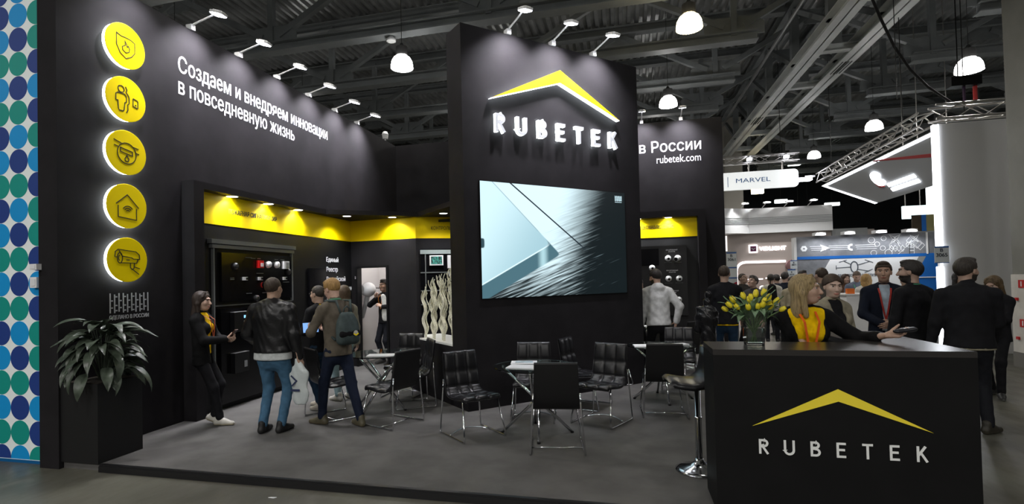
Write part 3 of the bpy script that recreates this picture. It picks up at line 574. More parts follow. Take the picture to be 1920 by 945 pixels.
def roof_truss(y, xa, xb, nodes, lb, grp):
    t = thing('roof_truss', lb, 'roof truss', (0, y, 0), 0, grp)
    k = (xa, xb)
    link('bottom_chord', truss_mesh(('b', k), lambda: ibeam((xa, 0, ZC+.13), (xb, 0, ZC+.13), .34, .26).mesh('bottom_chord', STEEL)), t)
    link('top_chord', truss_mesh(('t', k), lambda: ibeam((xa-1.5, 0, ZT), (xb+1.5, 0, ZT), .32, .28).mesh('top_chord', STEEL)), t)
    for x in nodes:
        link('post', truss_mesh('post', lambda: beam((0, 0, ZC+.2), (0, 0, ZT), .15, .15).mesh('post', STEEL)), t, (x, 0, 0))
        link('gusset', truss_mesh('gus', lambda: MB().prism([(-.75, 0), (.75, 0), (.75, .3), (.5, .52), (-.5, .52), (-.75, .3)], -.02, .02).xf(frame((0, 0, ZC+.2), (1, 0, 0), (0, 0, 1))).mesh('gusset', STEEL)), t, (x, 0, 0))
        link('top_gusset', truss_mesh('tgus', lambda: MB().prism([(-.6, 0), (.6, 0), (.35, -.45), (-.35, -.45)], -.02, .02).xf(frame((0, 0, ZT-.1), (1, 0, 0), (0, 0, 1))).mesh('top_gusset', STEEL)), t, (x+3, 0, 0))
        for sgn in (-1, 1):
            link('diagonal', truss_mesh(('d', sgn), lambda: beam((sgn*.25, 0, ZC+.45), (sgn*2.85, 0, ZT-.25), .15, .15).mesh('diagonal', STEEL)), t, (x, 0, 0))
ys = [6.25+3.05*i for i in range(11)]
for i, y in enumerate(ys):
    nxt = 'over the open aisle'
    roof_truss(y, -16.5, 3.57, (-15, -9, -3, 3), 'grey steel roof truss spanning above the stand, %s from the entrance edge' % ['first', 'second', 'third', 'fourth', 'fifth', 'sixth', 'seventh', 'eighth', 'ninth', 'tenth', 'eleventh'][i], 'roof trusses above the stand')
    roof_truss(y, 8.45, 21, (9, 15, 21), 'grey steel roof truss beyond the twin girder, %s from the entrance edge' % ['first', 'second', 'third', 'fourth', 'fifth', 'sixth', 'seventh', 'eighth', 'ninth', 'tenth', 'eleventh'][i], 'roof trusses beyond the twin girder')
gd = thing('twin_girder', 'long twin-beam steel girder running the length of the hall', 'girder')
GIRD = mat('girder_steel_uplit', (.68, .70, .69), .42, var=.1, vs=1)  # paler than the other steel: light from the stands below put into the colour
for x in (5.33, 6.5):
    o = ibeam((x, -8, ZC+.16), (x, 31.5, ZC+.16), .42, .34).build('lower_beam', GIRD, gd)
    ibeam((x, -8, ZT+.05), (x, 40, ZT+.05), .36, .3).build('upper_beam', STEEL, gd)
for i in range(13):
    y = 3.2+3.05*i-.0
    if y < 31: ibeam((5.33, y+1.5, ZC+.12), (6.5, y+1.5, ZC+.12), .2, .2).build('cross_tie', GIRD, gd)
    for x in (5.33, 6.5):
        beam((x, y, ZC+.3), (x, y, ZT), .22, .22).build('girder_post', STEEL, gd)
        beam((x, y+.1, ZC+.35), (x, y+2.95, ZT-.1), .14, .14).build('girder_diagonal', STEEL, gd)
for (x, y) in ((5.33, 23.5), (6.5, 18.2)):
    for k in range(4): MB().box((x-.12+.08*k, y, ZC-.015), (.025, 1.0, .01)).build('vent_slot', mat('slot_black', (.01, .01, .01), .7), gd)
# conduit and cables under the roof
tag(MB().tube([(4.55, -2, 8.6), (4.55, 30, 8.6)], .05, 8).build('roof_conduit', mat('conduit', (.4, .4, .4), .35, metal=.6)), 'thin metal conduit running beside the twin girder', 'conduit')
tag(MB().tube([(4.75, 12.25, 7.90), (4.98, 12.45, 7.52), (5.37, 12.85, 7.0), (5.7, 13.12, 6.51), (6.1, 13.38, 6.06), (6.5, 13.55, 5.69), (6.95, 13.6, 5.31)], .028, 7).build('hanging_cable', mat('black_cable', (.01, .01, .01), .6)), 'thick black cable slung from the girder to the lighting truss', 'cable')
tag(MB().tube([(5.45, 12.5, 8), (5.45, 12.5, 5.2)], .008, 5).build('suspension_wire', MATS['black_cable']), 'thin straight suspension wire below the twin girder', 'wire')
# ---------------------------------------------------------------- high-bay lamps
hb = {}
def highbay(x, y, z, lb, warm=0, k=1.0):
    t = thing('highbay_lamp', lb, 'hall lamp', (x, y, z), 0, 'bell-shaped hall lamps')
    if not hb:
        prof = [(.27, 0), (.268, .06), (.25, .16), (.20, .25), (.13, .30)]
        hb[0] = MB().lathe(prof, 28, cap=False).mesh('shade', LAMPW, True); hb[1] = MB().lathe(prof, 28, cap=False).mesh('shade', LAMPWARM, True)
        hb['g'] = MB().lathe([(.10, .30), (.14, .31), (.14, .52), (.06, .56), (.03, .62)], 18).mesh('gear_housing', mat('lamp_gear', (.05, .05, .05), .5)); hb['b'] = MB().lathe([(.262, .02), (.001, .03)], 28).mesh('diffuser', LAMPW); hb['b1'] = MB().lathe([(.262, .02), (.001, .03)], 28).mesh('diffuser', LAMPWARM)
        
    link('shade', hb[warm], t); link('gear_housing', hb['g'], t); link('diffuser', hb['b1' if warm else 'b'], t); MB().tube([(0, 0, .6), (0, 0, 10.24-z)], .008, 5).build('suspension', MATS['lamp_gear'], t)
    lamp('AREA', 'highbay_light', (x, y, z-.02), HIGHBAY_W*k, (1, .93, .75) if warm else (1, .97, .93), .5, (x, y, 0))
highbay(-5.16, 12.09, 6.95, 'bell-shaped hall lamp hanging over the far corner of the slogan wall')
highbay(1.47, 12.03, 6.98, 'warm yellowish bell-shaped hall lamp above the tower and back wall', 1)
highbay(1.44, 17.37, 6.98, 'bell-shaped hall lamp hanging just above the back wall lettering', 0, 2.4)
highbay(7.9, 14.75, 6.32, 'bell-shaped hall lamp above the white neighbouring stand', 0, .5)
highbay(8.6, 21.4, 6.68, 'bell-shaped hall lamp above the tilted canopy of the neighbouring stand', 0, .6)
for i, (x, y) in enumerate(((-5.2, 6.2), (1.4, 6.2), (-5.2, .2), (1.4, .2), (8.6, 8.4), (8.6, 2.0), (-11.8, 6), (-11.8, 0), (-11.8, 12), (-5.2, -6), (1.4, -6), (15, 8), (15, 15), (8.6, -6), (-11.8, -6), (1.4, -11), (-5.2, -11), (8.6, -11), (-1.9, -8.5), (-8.5, -8.5), (5, -8.5), (8.6, 27.5), (-5.2, 18), (-11.8, 18), (1.4, 23.5), (15, 21), (-5.2, 24), (1.4, 30))):
    highbay(x, y, 7.0, 'bell-shaped hall lamp added in an assumed grid under the roof trusses', 0, .22 if (x > 0 and -4 < y < 13) else (2.6 if y < -4 else (1.3 if x < -2 and y < 8 else 1.0)))  # added lamps; those behind the camera are boosted to light counter and dotted wall
for i, (x, y, z, wd, lb) in enumerate(((9.6, 34, 8.0, .5, 'bright far linear hall lamp above the tilted canopy tip'), (10.4, 40, 6.6, .6, 'small far linear hall lamp above the white stand'), (12, 42, 5.6, .6, 'small far linear hall lamp beyond the stand roofs'), (13.5, 45, 6.2, .7, 'small far linear hall lamp under the tilted canopy'), (15.5, 46, 6.9, .8, 'small far linear hall lamp left of the bright panel'), (9.9, 43, 5.0, .6, 'small far linear hall lamp low over the blue stand'))):
    t = thing('linear_hall_lamp', lb, 'hall lamp', (x, y, z), 0, 'far linear hall lamps'); MB().box((0, 0, 0), (wd*1.2, .3, .22)).build('diffuser', mat('far_lamp_glow', (1, 1, 1), .5, emit=(.9, 1, .97), es=5), t); MB().box((0, 0, .14), (wd*1.25, .32, .06)).build('housing', MATS['lamp_gear'], t); MB().tube([(0, 0, .16), (0, 0, 10.24-z)], .012, 5).build('suspension', MATS['lamp_gear'], t)
t = thing('linear_hall_lamp', 'warm yellow far hall lamp below the hanging name board', 'hall lamp', (7.4, 33, 6.4)); MB().box((0, 0, 0), (.6, .3, .3)).build('diffuser', LAMPWARM, t); MB().box((0, 0, .2), (.64, .32, .08)).build('housing', MATS['lamp_gear'], t); MB().tube([(0, 0, .2), (0, 0, 3.84)], .02, 5).build('suspension', MATS['lamp_gear'], t)
for y in (-.9,):
    pass
ws = thing('roof_smoke_detector', 'small pale round detector under the roof truss', 'detector', (-5.55, 12.35, 7.78)); MB().lathe([(.05, .12), (.12, .04), (.12, 0), (.08, -.02)], 18).build('head', DET, ws); MB().lathe([(.03, .12), (.03, .2)], 10).build('mount', DET, ws)
# ================================================================ reception counter (L-shaped)
CX0, CX1, CY0, CH = .60, 2.205, 4.147, 1.18
ct = thing('reception_counter', 'black L-shaped reception counter with a yellow roof chevron and white capitals', 'counter', (0, 0, 0))
CBLK = mat('counter_black', (.0095, .0095, .0098), .55, var=.08, vs=4, spec=.15); CTOP = mat('counter_top', (.03, .028, .027), .27, spec=.6)
body = [(CX0, CY0), (CX1, CY0), (CX1-.03, 5.5), (CX1-.55, 5.5), (CX1-.52, 4.64), (CX0, 4.64)]
MB().prism(body, .0, CH-.04).build('body', CBLK, ct); MB().prism([(CX0+.02, CY0+.03), (CX1-.02, CY0+.03), (CX1-.05, 5.46), (CX1-.5, 5.46), (CX1-.48, 4.6), (CX0+.02, 4.6)], HF, 0).build('plinth', EDGE, ct)
MB().prism([(a, b) for a, b in body], CH-.04, CH).build('top', CTOP, ct)
FCt = frame((0, CY0, 0), (1, 0, 0), (0, 0, 1)); YP = mat('yellow_vinyl', (.98, .80, .05), .5); WP = mat('white_vinyl', (.92, .94, .92), .5)
k = CX0; sc_ = 1.6/1.663
def cc(px, pz): return ((px-.624)*sc_+CX0, pz)
mb = MB(); pts = [cc(.88, .60), cc(1.448, .885), cc(2.021, .60), cc(1.448, .797)]
Q = lambda a: (a[0], 1.18-(1.16-a[1])*sc_)
mb.prism([Q(q) for q in pts], 0, .004); mb.xf(FCt); mb.build('chevron', YP, ct)
word(ct, FCt @ Matrix.Translation((cc(.92, 0)[0], Q((0, .399))[1], 0)), 1.06*sc_, .107*sc_, .004, WP)
# ---------------------------------------------------------------- bar stool behind the counter edge
st = thing('bar_stool', 'black bar stool with a chrome column and round foot behind the counter', 'stool', (.59, 5.03, 0))
MB().lathe([(.205, 0), (.205, .012), (.17, .028), (.08, .05), (.04, .085), (.032, .11)], 32).build('base', CHROME, st, smooth=True)
MB().lathe([(.030, .1), (.030, .46), (.034, .46), (.034, .475), (.024, .475), (.024, .80)], 18).build('column', CHROME, st, smooth=True)
def shellgrid(prof, hw, th, nx=8, curve=.0):
    """seat shell: profile in (y, z), half width, thickness"""
    mb = MB(); n = len(prof); vs = []
    P = [Vector((0, a, b)) for a, b in prof]; N = []
    for i in range(n):
        t = (P[min(i+1, n-1)]-P[max(i-1, 0)]).normalized(); N.append(Vector((0, -t.z, t.y)))
    for sd in (0, 1):
        for i in range(n):
            w = hw[i] if isinstance(hw, (list, tuple)) else hw
            for j in range(nx+1):
                s = j/nx*2-1; vs.append(P[i]+N[i]*(curve*s*s+(-th if sd else 0))+Vector((w*s, 0, 0)))
    q = n*(nx+1); fs = []
    for i in range(n-1):
        for j in range(nx):
            a = i*(nx+1)+j; fs += [(a, a+1, a+nx+2, a+nx+1), (q+a+nx+1, q+a+nx+2, q+a+1, q+a)]
    for i in range(n-1):
        for j in (0, nx): a = i*(nx+1)+j; fs.append((a, a+nx+1, q+a+nx+1, q+a))
    for j in range(nx):
        for i in (0, n-1): a = i*(nx+1)+j; fs.append((a, a+1, q+a+1, q+a))
    return mb.add(vs, fs)
sp_ = [(-.27, .80), (-.25, .815), (-.17, .80), (-.09, .79), (-.02, .80), (.03, .84), (.055, .91), (.065, 1.0), (.07, 1.09)]
o = shellgrid([(-a, b) for a, b in sp_], [.18, .2, .215, .22, .22, .21, .195, .17, .14], .03, curve=.05).build('seat_shell', LEATHER, st, rot=(0, 0, math.radians(100)), smooth=True)
# ---------------------------------------------------------------- quilted chairs
def make_chair():
    t = thing('quilted_chair', 'x', 'chair')
    # profile runs from the front edge of the seat to the top of the back; front = +y
    def prof(s):
        pts = [(.235, .425), (.21, .455), (.10, .445), (-.02, .432), (-.12, .435), (-.185, .465), (-.215, .53), (-.237, .63), (-.262, .76), (-.285, .905)]
        x = s*(len(pts)-1); i = min(int(x), len(pts)-2); f = x-i
        p0, p1, p2, p3 = pts[max(i-1, 0)], pts[i], pts[i+1], pts[min(i+2, len(pts)-1)]
        return tuple(.5*((2*p1[k])+(p2[k]-p0[k])*f+(2*p0[k]-5*p1[k]+4*p2[k]-p3[k])*f*f+(3*p1[k]-p0[k]-3*p2[k]+p3[k])*f**3) for k in (0, 1))
    def pad(s0, s1, rows, name, mtop):
        mb = MB(); ns, nx = rows*8, 24; vs = []
        for sd in (0, 1):
            for i in range(ns+1):
                s = s0+(s1-s0)*i/ns; a = prof(s); e = .004; b0 = prof(max(0, s-e)); b1 = prof(min(1, s+e)); ty, tz = b1[0]-b0[0], b1[1]-b0[1]; L = math.hypot(ty, tz); ny, nz = tz/L, -ty/L     # outward (towards the sitter)
                if nz < 0 and abs(nz) > abs(ny): ny, nz = -ny, -nz
                wd = .222+.012*math.sin(PI*min(1, s*1.6))-.012*max(0, s-.8)*5
                for j in range(nx+1):
                    f = j/nx; x = wd*(2*f-1); q = abs(math.sin(PI*3*f))**.3*abs(math.sin(PI*rows*i/ns))**.3
                    h = (.0+.026*q) if sd == 0 else -.022
                    edge = 0 if sd else 0; vs.append((x, a[0]+ny*h, a[1]+nz*h+.0))
        q = (ns+1)*(nx+1); fs = []; mi = []
        for i in range(ns):
            for j in range(nx):
                a = i*(nx+1)+j; fs += [(a, a+1, a+nx+2, a+nx+1), (q+a+nx+1, q+a+nx+2, q+a+1, q+a)]; mi += [0, 1]
        for i in range(ns):
            for j in (0, nx): a = i*(nx+1)+j; fs.append((a, a+nx+1, q+a+nx+1, q+a)); mi.append(0)
        for j in range(nx):
            for i in (0, ns): a = i*(nx+1)+j; fs.append((a, a+1, q+a+1, q+a)); mi.append(0)
        mb.add(vs, fs); mb.mi = mi; mb.build(name, [mtop, LEATHERB], t, smooth=True)
    pad(0, .47, 3, 'seat', LEATHER); pad(.47, 1, 3, 'backrest', LEATHER)
    for sx in (-1, 1):
        mb = MB(); mb.tube([(sx*.225, -.265, .60), (sx*.232, -.262, .50), (sx*.262, -.285, .04), (sx*.264, -.275, .012), (sx*.264, -.25, .011), (sx*.258, .24, .011), (sx*.258, .265, .014), (sx*.256, .27, .04), (sx*.215, .17, .435)], .0092, 8); mb.build('leg_frame', CHROME, t, smooth=True)
    mb = MB(); mb.tube([(-.262+.524*i/10, -.06-.10*math.sin(PI*i/10), .012+.03*math.sin(PI*i/10)) for i in range(11)], .008, 8); mb.build('stretcher', CHROME, t, smooth=True)
    return t
CHAIRS = [(-1.69, 5.75, -1, 'black quilted leather chair with chrome sled legs standing apart by the tower corner', -140+0),]
def rz_from(dx, dy): return math.atan2(dy, dx)-PI/2      # chair front (+y) points along (dx, dy)
chairs = [
 ((-1.69, 5.75), (.43, -.42), 'black quilted chair turned half to the aisle, beside the tower corner', 'n'),
 ((-.72, 5.47), (-.15, .98), 'black chair with its plain back to the aisle at the glass table with papers', 'n'),
 ((-1.14, 6.55), (.1, -.99), 'black quilted chair between the glass table and the tower', 'n'),
 ((-.32, 6.53), (-.42, -.9), 'black quilted chair with creased seat angled to the glass table with papers', 'n'),
 ((-.55, 7.28), (.95, -.3), 'black chair side-on against the tower behind the creased quilted chair', 'n'),
 ((.42, 7.04), (-.05, 1), 'black chair with its plain back to the aisle at the glass table near the counter', 'n'),
 ((.77, 8.64), (-.1, -1), 'black quilted chair facing the aisle behind the glass table near the counter', 'n'),
 ((.98, 10.3), (-.69, .72), 'black chair turned away beside the camera alcove, next to the man in black', 'n'),
 ((1.44, 11.0), (-.69, .72), 'black chair with its back turned in front of the camera alcove post', 'n'),
 ((-.25, 8.95), (.9, .2), 'black chair half hidden behind the tower at the rear glass table', 'n'),
 ((-2.81, 6.06), (-.94, .36), 'black chair seen from behind pulled up to the table by the doorway', 'n'),
 ((-2.93, 6.98), (-.83, -.55), 'black quilted chair beside the plinth of wavy strands', 'n'),
 ((-3.30, 7.58), (-.05, -1), 'black quilted chair between the doorway and the plinth', 'n'),
 ((-3.70, 6.22), (.62, .78), 'black chair with its plain back to the aisle behind the white carrier bag', 'n')]
c0 = make_chair()
for i, (p, d, lb, _) in enumerate(chairs):
    o = c0 if i == 0 else copytree(c0)
    o.location = (p[0], p[1], 0); o.rotation_euler = (0, 0, rz_from(*d)); o['label'] = lb; o['group'] = 'quilted chairs around the glass tables'
# ---------------------------------------------------------------- round glass tables
TG = mat('table_glass', (.75, .92, .88), .02, trans=1, ior=1.45); TGE = mat('table_glass_edge', (.12, .38, .33), .1, trans=.5)
def make_table():
    t = thing('glass_table', 'x', 'table')
    MB().lathe([(.001, .738), (.462, .738), (.466, .741), (.466, .747), (.462, .75), (.001, .75)], 48, cap=False).build('glass_top', TG, t)
    for k in range(4):
        a = k*PI/2; ca, sa = math.cos(a), math.sin(a); mb = MB(); o = .035
        mb.tube([(.39*ca-o*sa, .39*sa+o*ca, .012), (-.36*ca-o*sa, -.36*sa+o*ca, .715)], .0165, 10); mb.build('leg', CHROME, t, smooth=True)
        mb = MB(); mb.lathe([(.022, .715), (.022, .738)], 14, c=(-.36*ca-o*sa, -.36*sa+o*ca, 0)); mb.build('mounting_disc', CHROME, t)
        mb = MB(); mb.lathe([(.019, 0), (.019, .02)], 12, c=(.39*ca-o*sa, .39*sa+o*ca, 0)); mb.build('foot', BLACKP, t)
    return t
t0 = make_table()
for i, (x, y, a, lb) in enumerate(((-1.0, 5.92, .12, 'round glass table with crossed chrome legs and brochures in front of the tower'), (.47, 7.85, .05, 'round glass table with crossed chrome legs between tower and counter'), (-3.28, 6.75, -.3, 'round glass table with a white sheet near the storage doorway'), (.28, 10.95, .4, 'round glass table with leaflets in front of the camera alcove'))):
    o = t0 if i == 0 else copytree(t0); o.location = (x, y, 0); o.rotation_euler = (0, 0, a); o['label'] = lb; o['group'] = 'round glass tables on the carpet'
def sheet(x, y, z, w, h, a, lb, m=PAPER, name='paper_sheet', n=3):
    t = thing(name, lb, 'paper', (x, y, z), a); mb = MB(); mb.box((0, 0, .0015*n), (w, h, .003*n)); mb.build('stack', m, t); return t
BR = mat('brochure_print', (.35, .45, .5), .4, var=.5, vs=14)
sheet(-1.16, 6.10, .75, .30, .21, .15, 'printed brochure with a picture on the glass table'); t = bpy.data.objects['paper_sheet']; MB().box((0, .01, .0098), (.2, .13, .001)).build('cover_picture', BR, t)
sheet(-1.12, 5.80, .75, .32, .23, -.1, 'white paper sheets on the glass table behind the chair back')
sheet(-.66, 5.98, .75, .21, .15, .4, 'blue and red leaflet at the edge of the glass table', mat('leaflet_blue', (.05, .10, .3), .4, var=.5, vs=20), 'leaflet')
sheet(.30, 7.75, .75, .42, .28, .1, 'white paper sheets on the glass table by the counter'); sheet(.72, 7.95, .75, .2, .15, .5, 'small white leaflet on the glass table by the counter', PAPER, 'leaflet')
sheet(-3.16, 6.52, .75, .36, .24, .25, 'white paper sheet on the table near the doorway'); sheet(.33, 10.8, .75, .3, .22, .3, 'white leaflet on the rear glass table', PAPER, 'leaflet'); sheet(.12, 10.75, .75, .18, .14, .6, 'yellow and white leaflet on the rear glass table', mat('leaflet_yellow', (.6, .42, .05), .5), 'leaflet')
t = thing('floor_litter', 'small torn white paper scrap on the concrete in front of the edging', 'litter', (-2.93, 3.92, HF)); MB().prism([(-.03, 0), (-.01, .012), (.04, .018), (.025, -.004)], 0, .004).build('scrap', PAPER, t)
# ================================================================ neighbouring stands beyond the aisle
BWH = mat('booth_white', (.78, .78, .78), .55); BGR = mat('booth_grey_panel', (.30, .31, .31), .6); BEI = mat('booth_beige', (.42, .36, .33), .6)
FR = lambda x, y, z: frame((x, y, z), (1, 0, 0), (0, 0, 1))
def stage_truss(name, lb, a, b, w=.3, r=.025, m=ALU, step=.42):
    a, b = Vector(a), Vector(b); d = b-a; L = d.length; d.normalize(); sx = d.cross(Vector((0, 0, 1))).normalized(); up = sx.cross(d); t = thing(name, lb, 'lighting truss', a)
    cs = [sx*(i*w/2)+up*(j*w/2) for i, j in ((-1, -1), (1, -1), (1, 1), (-1, 1))]
    for c in cs: MB().tube([c, c+d*L], r, 7).build('chord', m, t)
    n = max(2, int(L/step)); 
    for k in range(4):
        c0, c1 = cs[k], cs[(k+1) % 4]; MB().tube([(c0 if i % 2 == 0 else c1)+d*(L*i/n) for i in range(n+1)], r*.5, 5).build('lacing', m, t)
    for f in (.15, .85): p_ = d*(L*f); MB().tube([p_, p_+Vector((0, 0, 10.19-a.z))], .010, 5).build('suspension_wire', MATS['black_cable'], t)
    return t
# ---- white stand on the right with LED edge and tilted canopy
rb = thing('white_exhibition_stand', 'plain white exhibition stand wall with a glowing LED edge', 'exhibition stand')
MB().boxa((6.62, 13.5, HF), (10.5, 13.7, 4.86)).build('front_panel', mat('stand_pale_grey', (.62, .62, .61), .6), rb)
MB().boxa((6.52, 13.46, 1.88), (6.62, 13.56, 4.84)).build('led_edge', LEDW, rb); MB().boxa((6.52, 13.46, HF), (6.62, 13.56, 1.78)).build('led_edge', LEDW, rb)
lamp('AREA', 'led_edge_light', (6.45, 13.4, 3.2), 9, (.92, .95, 1), (.1, 3.2), (3, 10, 2.6))
sl = thing('tilted_canopy', 'tilted grey canopy slab with glowing white edges and a lit sign', 'canopy')
A, B, C_, D = (Vector(q) for q in ((6.90, 21.35, 4.8), (6.75, 13.75, 4.8), (7.42, 13.75, 3.8), (7.55, 18.9, 3.8)))
nn = (B-A).cross(D-A).normalized(); nn = nn if nn.x < 0 else -nn
def slab(pts, th, name, m, par): vs = list(pts)+[q-nn*th for q in pts]; n = len(pts); return MB().add(vs, [tuple(range(n)), tuple(range(2*n-1, n-1, -1))]+[(i, (i+1) % n, n+(i+1) % n, n+i) for i in range(n)]).build(name, m, par)
slab([A, B, C_, D], .12, 'panel', BGR, sl)
dn = (D-A).normalized(); ab = (B-A).normalized()
for a, b, ofs in ((A, A+ab*4.2, dn), (A+ab*4.35, B, dn)): slab([q+nn*.012 for q in (a, b, b+ofs*.17, a+ofs*.17)], .01, 'led_strip', LEDW, sl)
slab([q+nn*.014 for q in (A, D, D+ab*.17, A+ab*.17)], .01, 'led_strip', LEDW, sl)
slab([q+nn*.012 for q in (A+ab*4.21, A+ab*4.40, B+(C_-B)*.50, B+(C_-B)*.60)], .01, 'red_stripe', mat('red_stripe', (.35, .02, .02), .5), sl)
ud = -(nn.cross(ab)).normalized(); ud = ud if ud.z > 0 else -ud
S0 = A+ab*2.55+(D-A)*.56; MS = frame(S0+nn*.02, ab, ud)
if (MS.to_3x3() @ Vector((0, 0, 1))).dot(nn) < 0: MS = frame(S0+nn*.02, ab, ud)
sgo = MB(); sgo.ribbon(arc(-.12, .16, .26, 20, 330, 14, ry=.20), .09, 0, .03); sgo.ribbon(arc(-.12, .16, .12, 0, 330, 12, ry=.09), .07, 0, .03); sgo.xf(MS).build('lit_emblem', LEDW, sl)
sgo = MB(); sgo.ribbon([(-.42, .06), (-.34, -.07), (-.12, -.09)], .07, 0, .03); sgo.xf(MS).build('emblem_stroke', MATS['red_stripe'], sl)  # dark red stroke along the emblem's lower edge
for k in range(9):
    for q in (0, 1): MB().box((.18+.17*k, -.12-.16*q, .015), (.12, .10, .03)).xf(MS).build('lit_letter', LEDW, sl)
stage_truss('lighting_truss', 'aluminium truss across the front of the white stand', (6.55, 13.55, 5.1), (10.5, 13.55, 5.1)); stage_truss('lighting_truss', 'aluminium truss running back above the tilted canopy', (6.6, 13.9, 5.08), (6.86, 21.3, 5.08))
hst = thing('chain_hoist', 'black chain hoist with red hook on the aluminium truss', 'hoist', (7.15, 13.55, 5.28)); MB().box((0, 0, .45), (.55, .22, .2)).build('body', BLACKP, hst); mb = MB(); mb.tube([(0, 0, 0), (0, 0, .36)], .03, 6); mb.build('sling', mat('sling_purple', (.06, .03, .07), .7), hst); mb = MB(); mb.tube([(.2, 0, .05), (.2, 0, .34)], .04, 7); mb.build('red_hook', REDP, hst); mb = MB(); mb.tube([(-.1, 0, .55), (-.1, 0, 2.6)], .012, 5); mb.build('chain', BLACKP, hst)
fl2 = thing('truss_floodlight', 'white floodlight on the far end of the aluminium truss', 'floodlight', (6.65, 21.25, 5.1)); MB().box((-.35, 0, -.05), (.45, .3, .1)).build('head', FLOODG, fl2); MB().box((-.15, 0, .05), (.3, .08, .06)).build('bracket', WHITE, fl2)
def number_plate(x, y, z, w, h, lines, lb, blank=0):
    t = thing('booth_number_plate', lb, 'sign plate', (x, y, z)); MB().boxa((-w/2, -.012, -h), (w/2, 0, 0)).build('plate', mat('plate_white', (.62, .66, .68), .5), t)
    MB().boxa((-w/2, -.016, -h*.09 if not blank else -.03), (w/2, -.012, 0)).build('blue_header', mat('plate_blue', (.02, .10, .35), .5), t)
    for s, zz, hh in lines: text('plate_lettering', s, mat('plate_dark', (.02, .03, .05), .5), t, frame((0, -.013, zz), (1, 0, 0), (0, 0, 1)), height=hh, align='C', depth=.003, bold=.02)
    return t
number_plate(6.56, 13.42, 2.215, .26, .36, (('B', -.12, .075), ('3065', -.225, .075)), 'white booth plate reading B 3065 on the LED edge'); t = bpy.data.objects['booth_number_plate']; MB().boxa((-.13, -.016, -.36), (.13, -.012, -.345)).build('blue_footer', MATS['plate_blue'], t)
number_plate(2.60, 14.5, 2.27, .235, .34, (('B', -.12, .07), ('3061', -.215, .07)), 'white booth plate reading B 3061 beside the stand back wall')
pp = thing('aisle_poster', 'white aisle poster with blue stripes and a red triangle below the booth plate', 'poster', (2.60, 14.5, 1.93)); MB().boxa((-.117, -.012, -.9), (.117, 0, 0)).build('sheet', MATS['plate_white'], pp)
for z in (-.03, -.29): MB().boxa((-.117, -.016, z-.03), (.117, -.012, z)).build('blue_stripe', MATS['plate_blue'], pp)
MB().prism([(-.11, -.5), (.11, -.4), (.11, -.55), (-.11, -.62)], 0, .004).xf(frame((0, -.012, 0), (1, 0, 0), (0, 0, 1))).build('red_triangle', mat('poster_red', (.45, .02, .05), .5), pp)
pst = MB().boxa((2.47, 14.51, HF), (2.73, 14.54, 2.3)).build('poster_post', BGR, pp, (-2.60, -14.5, -1.93))
number_plate(5.24, 18.955, 2.12, .20, .27, (('B', -.10, .05), ('3071', -.17, .05)), 'small white booth plate reading B 3071 at the blue stand corner'); bpy.data.objects['booth_number_plate.002']
number_plate(5.17, 18.955, 1.84, .22, .4, (('B', -.12, .05), ('3075', -.2, .05)), 'blue framed booth plate reading B 3075 under the small plate')
# ---- blue and concrete-grey stand
bb = thing('blue_exhibition_stand', 'grey concrete-look exhibition stand with a blue band, line ornaments and a drone picture', 'exhibition stand')
def stand_conc():
    m = bpy.data.materials.new('concrete_print'); m.use_nodes = True; nt = m.node_tree; b = nt.nodes['Principled BSDF']; vec, _ = coords(nt)
    nt.links.new(mixc(nt, noise(nt, vec, 2.2, 6, .7).step(.3, .7), (.17, .18, .20), (.27, .28, .31)), b.inputs['Base Color']); b.inputs['Roughness'].default_value = .6; return m
MB().boxa((5.34, 19.0, HF), (9.6, 19.2, 2.86)).build('panel', stand_conc(), bb); MB().boxa((5.26, 18.96, HF), (5.34, 19.2, 2.84)).build('corner_post', BWH, bb); MB().boxa((8.9, 18.97, 2.2), (8.94, 19.0, 2.86)).build('joint_profile', BWH, bb)
BLU = mat('stand_blue', (.01, .14, .52), .5); MB().boxa((5.36, 18.985, 2.135), (9.6, 18.998, 2.225)).build('blue_band', BLU, bb)
LN = mat('ornament_line', (.85, .87, .9), .5)
G0 = FR(0, 18.995, 0)
MB().prism([(6.29, 2.115), (8.69, 2.13), (8.2, 1.2), (5.8, 1.2)], 0, .012).xf(G0).build('white_parallelogram', mat('panel_white', (.88, .9, .92), .5), bb)  # plain white panel face, gives off nothing
MB().prism([(8.69, 2.13), (8.88, 2.13), (8.4, 1.2), (8.2, 1.2)], 0, .010).xf(G0).build('grey_wedge', BGR, bb); MB().prism([(8.88, 2.13), (9.6, 2.14), (9.6, 1.0), (8.3, 1.0)], 0, .009).xf(G0).build('blue_wedge', BLU, bb)
MB().boxa((8.3, 18.97, 1.48), (9.5, 18.985, 1.51)).build('pale_line', LN, bb)
drk = mat('drone_line', (.08, .1, .13), .5); G1 = FR(6.95, 18.98, 1.86)
mb = MB(); mb.ribbon(arc(0, 0, .10, 0, 360, 14, ry=.17)[:-1], .03, 0, .004, closed=True); mb.xf(G1).build('drone_body', drk, bb)
for a, b in (((-.10, 0), (-.5, -.02)), ((.1, .06), (.42, .16)), ((.08, -.07), (.4, -.14)), ((-.08, .08), (-.3, .2)), ((-.5, -.07), (-.5, .06)), ((.30, .22), (.52, .12)), ((.28, -.18), (.5, -.08)), ((-.42, .16), (-.2, .22))): MB().ribbon([a, b], .018, 0, .004).xf(G1).build('drone_arm', drk, bb)
text('stand_lettering', 'БЕСПИЛОТНЫЕ СИСТЕМЫ', drk, bb, FR(6.5, 18.98, 1.56), width=1.05, height=.075, bold=.02)
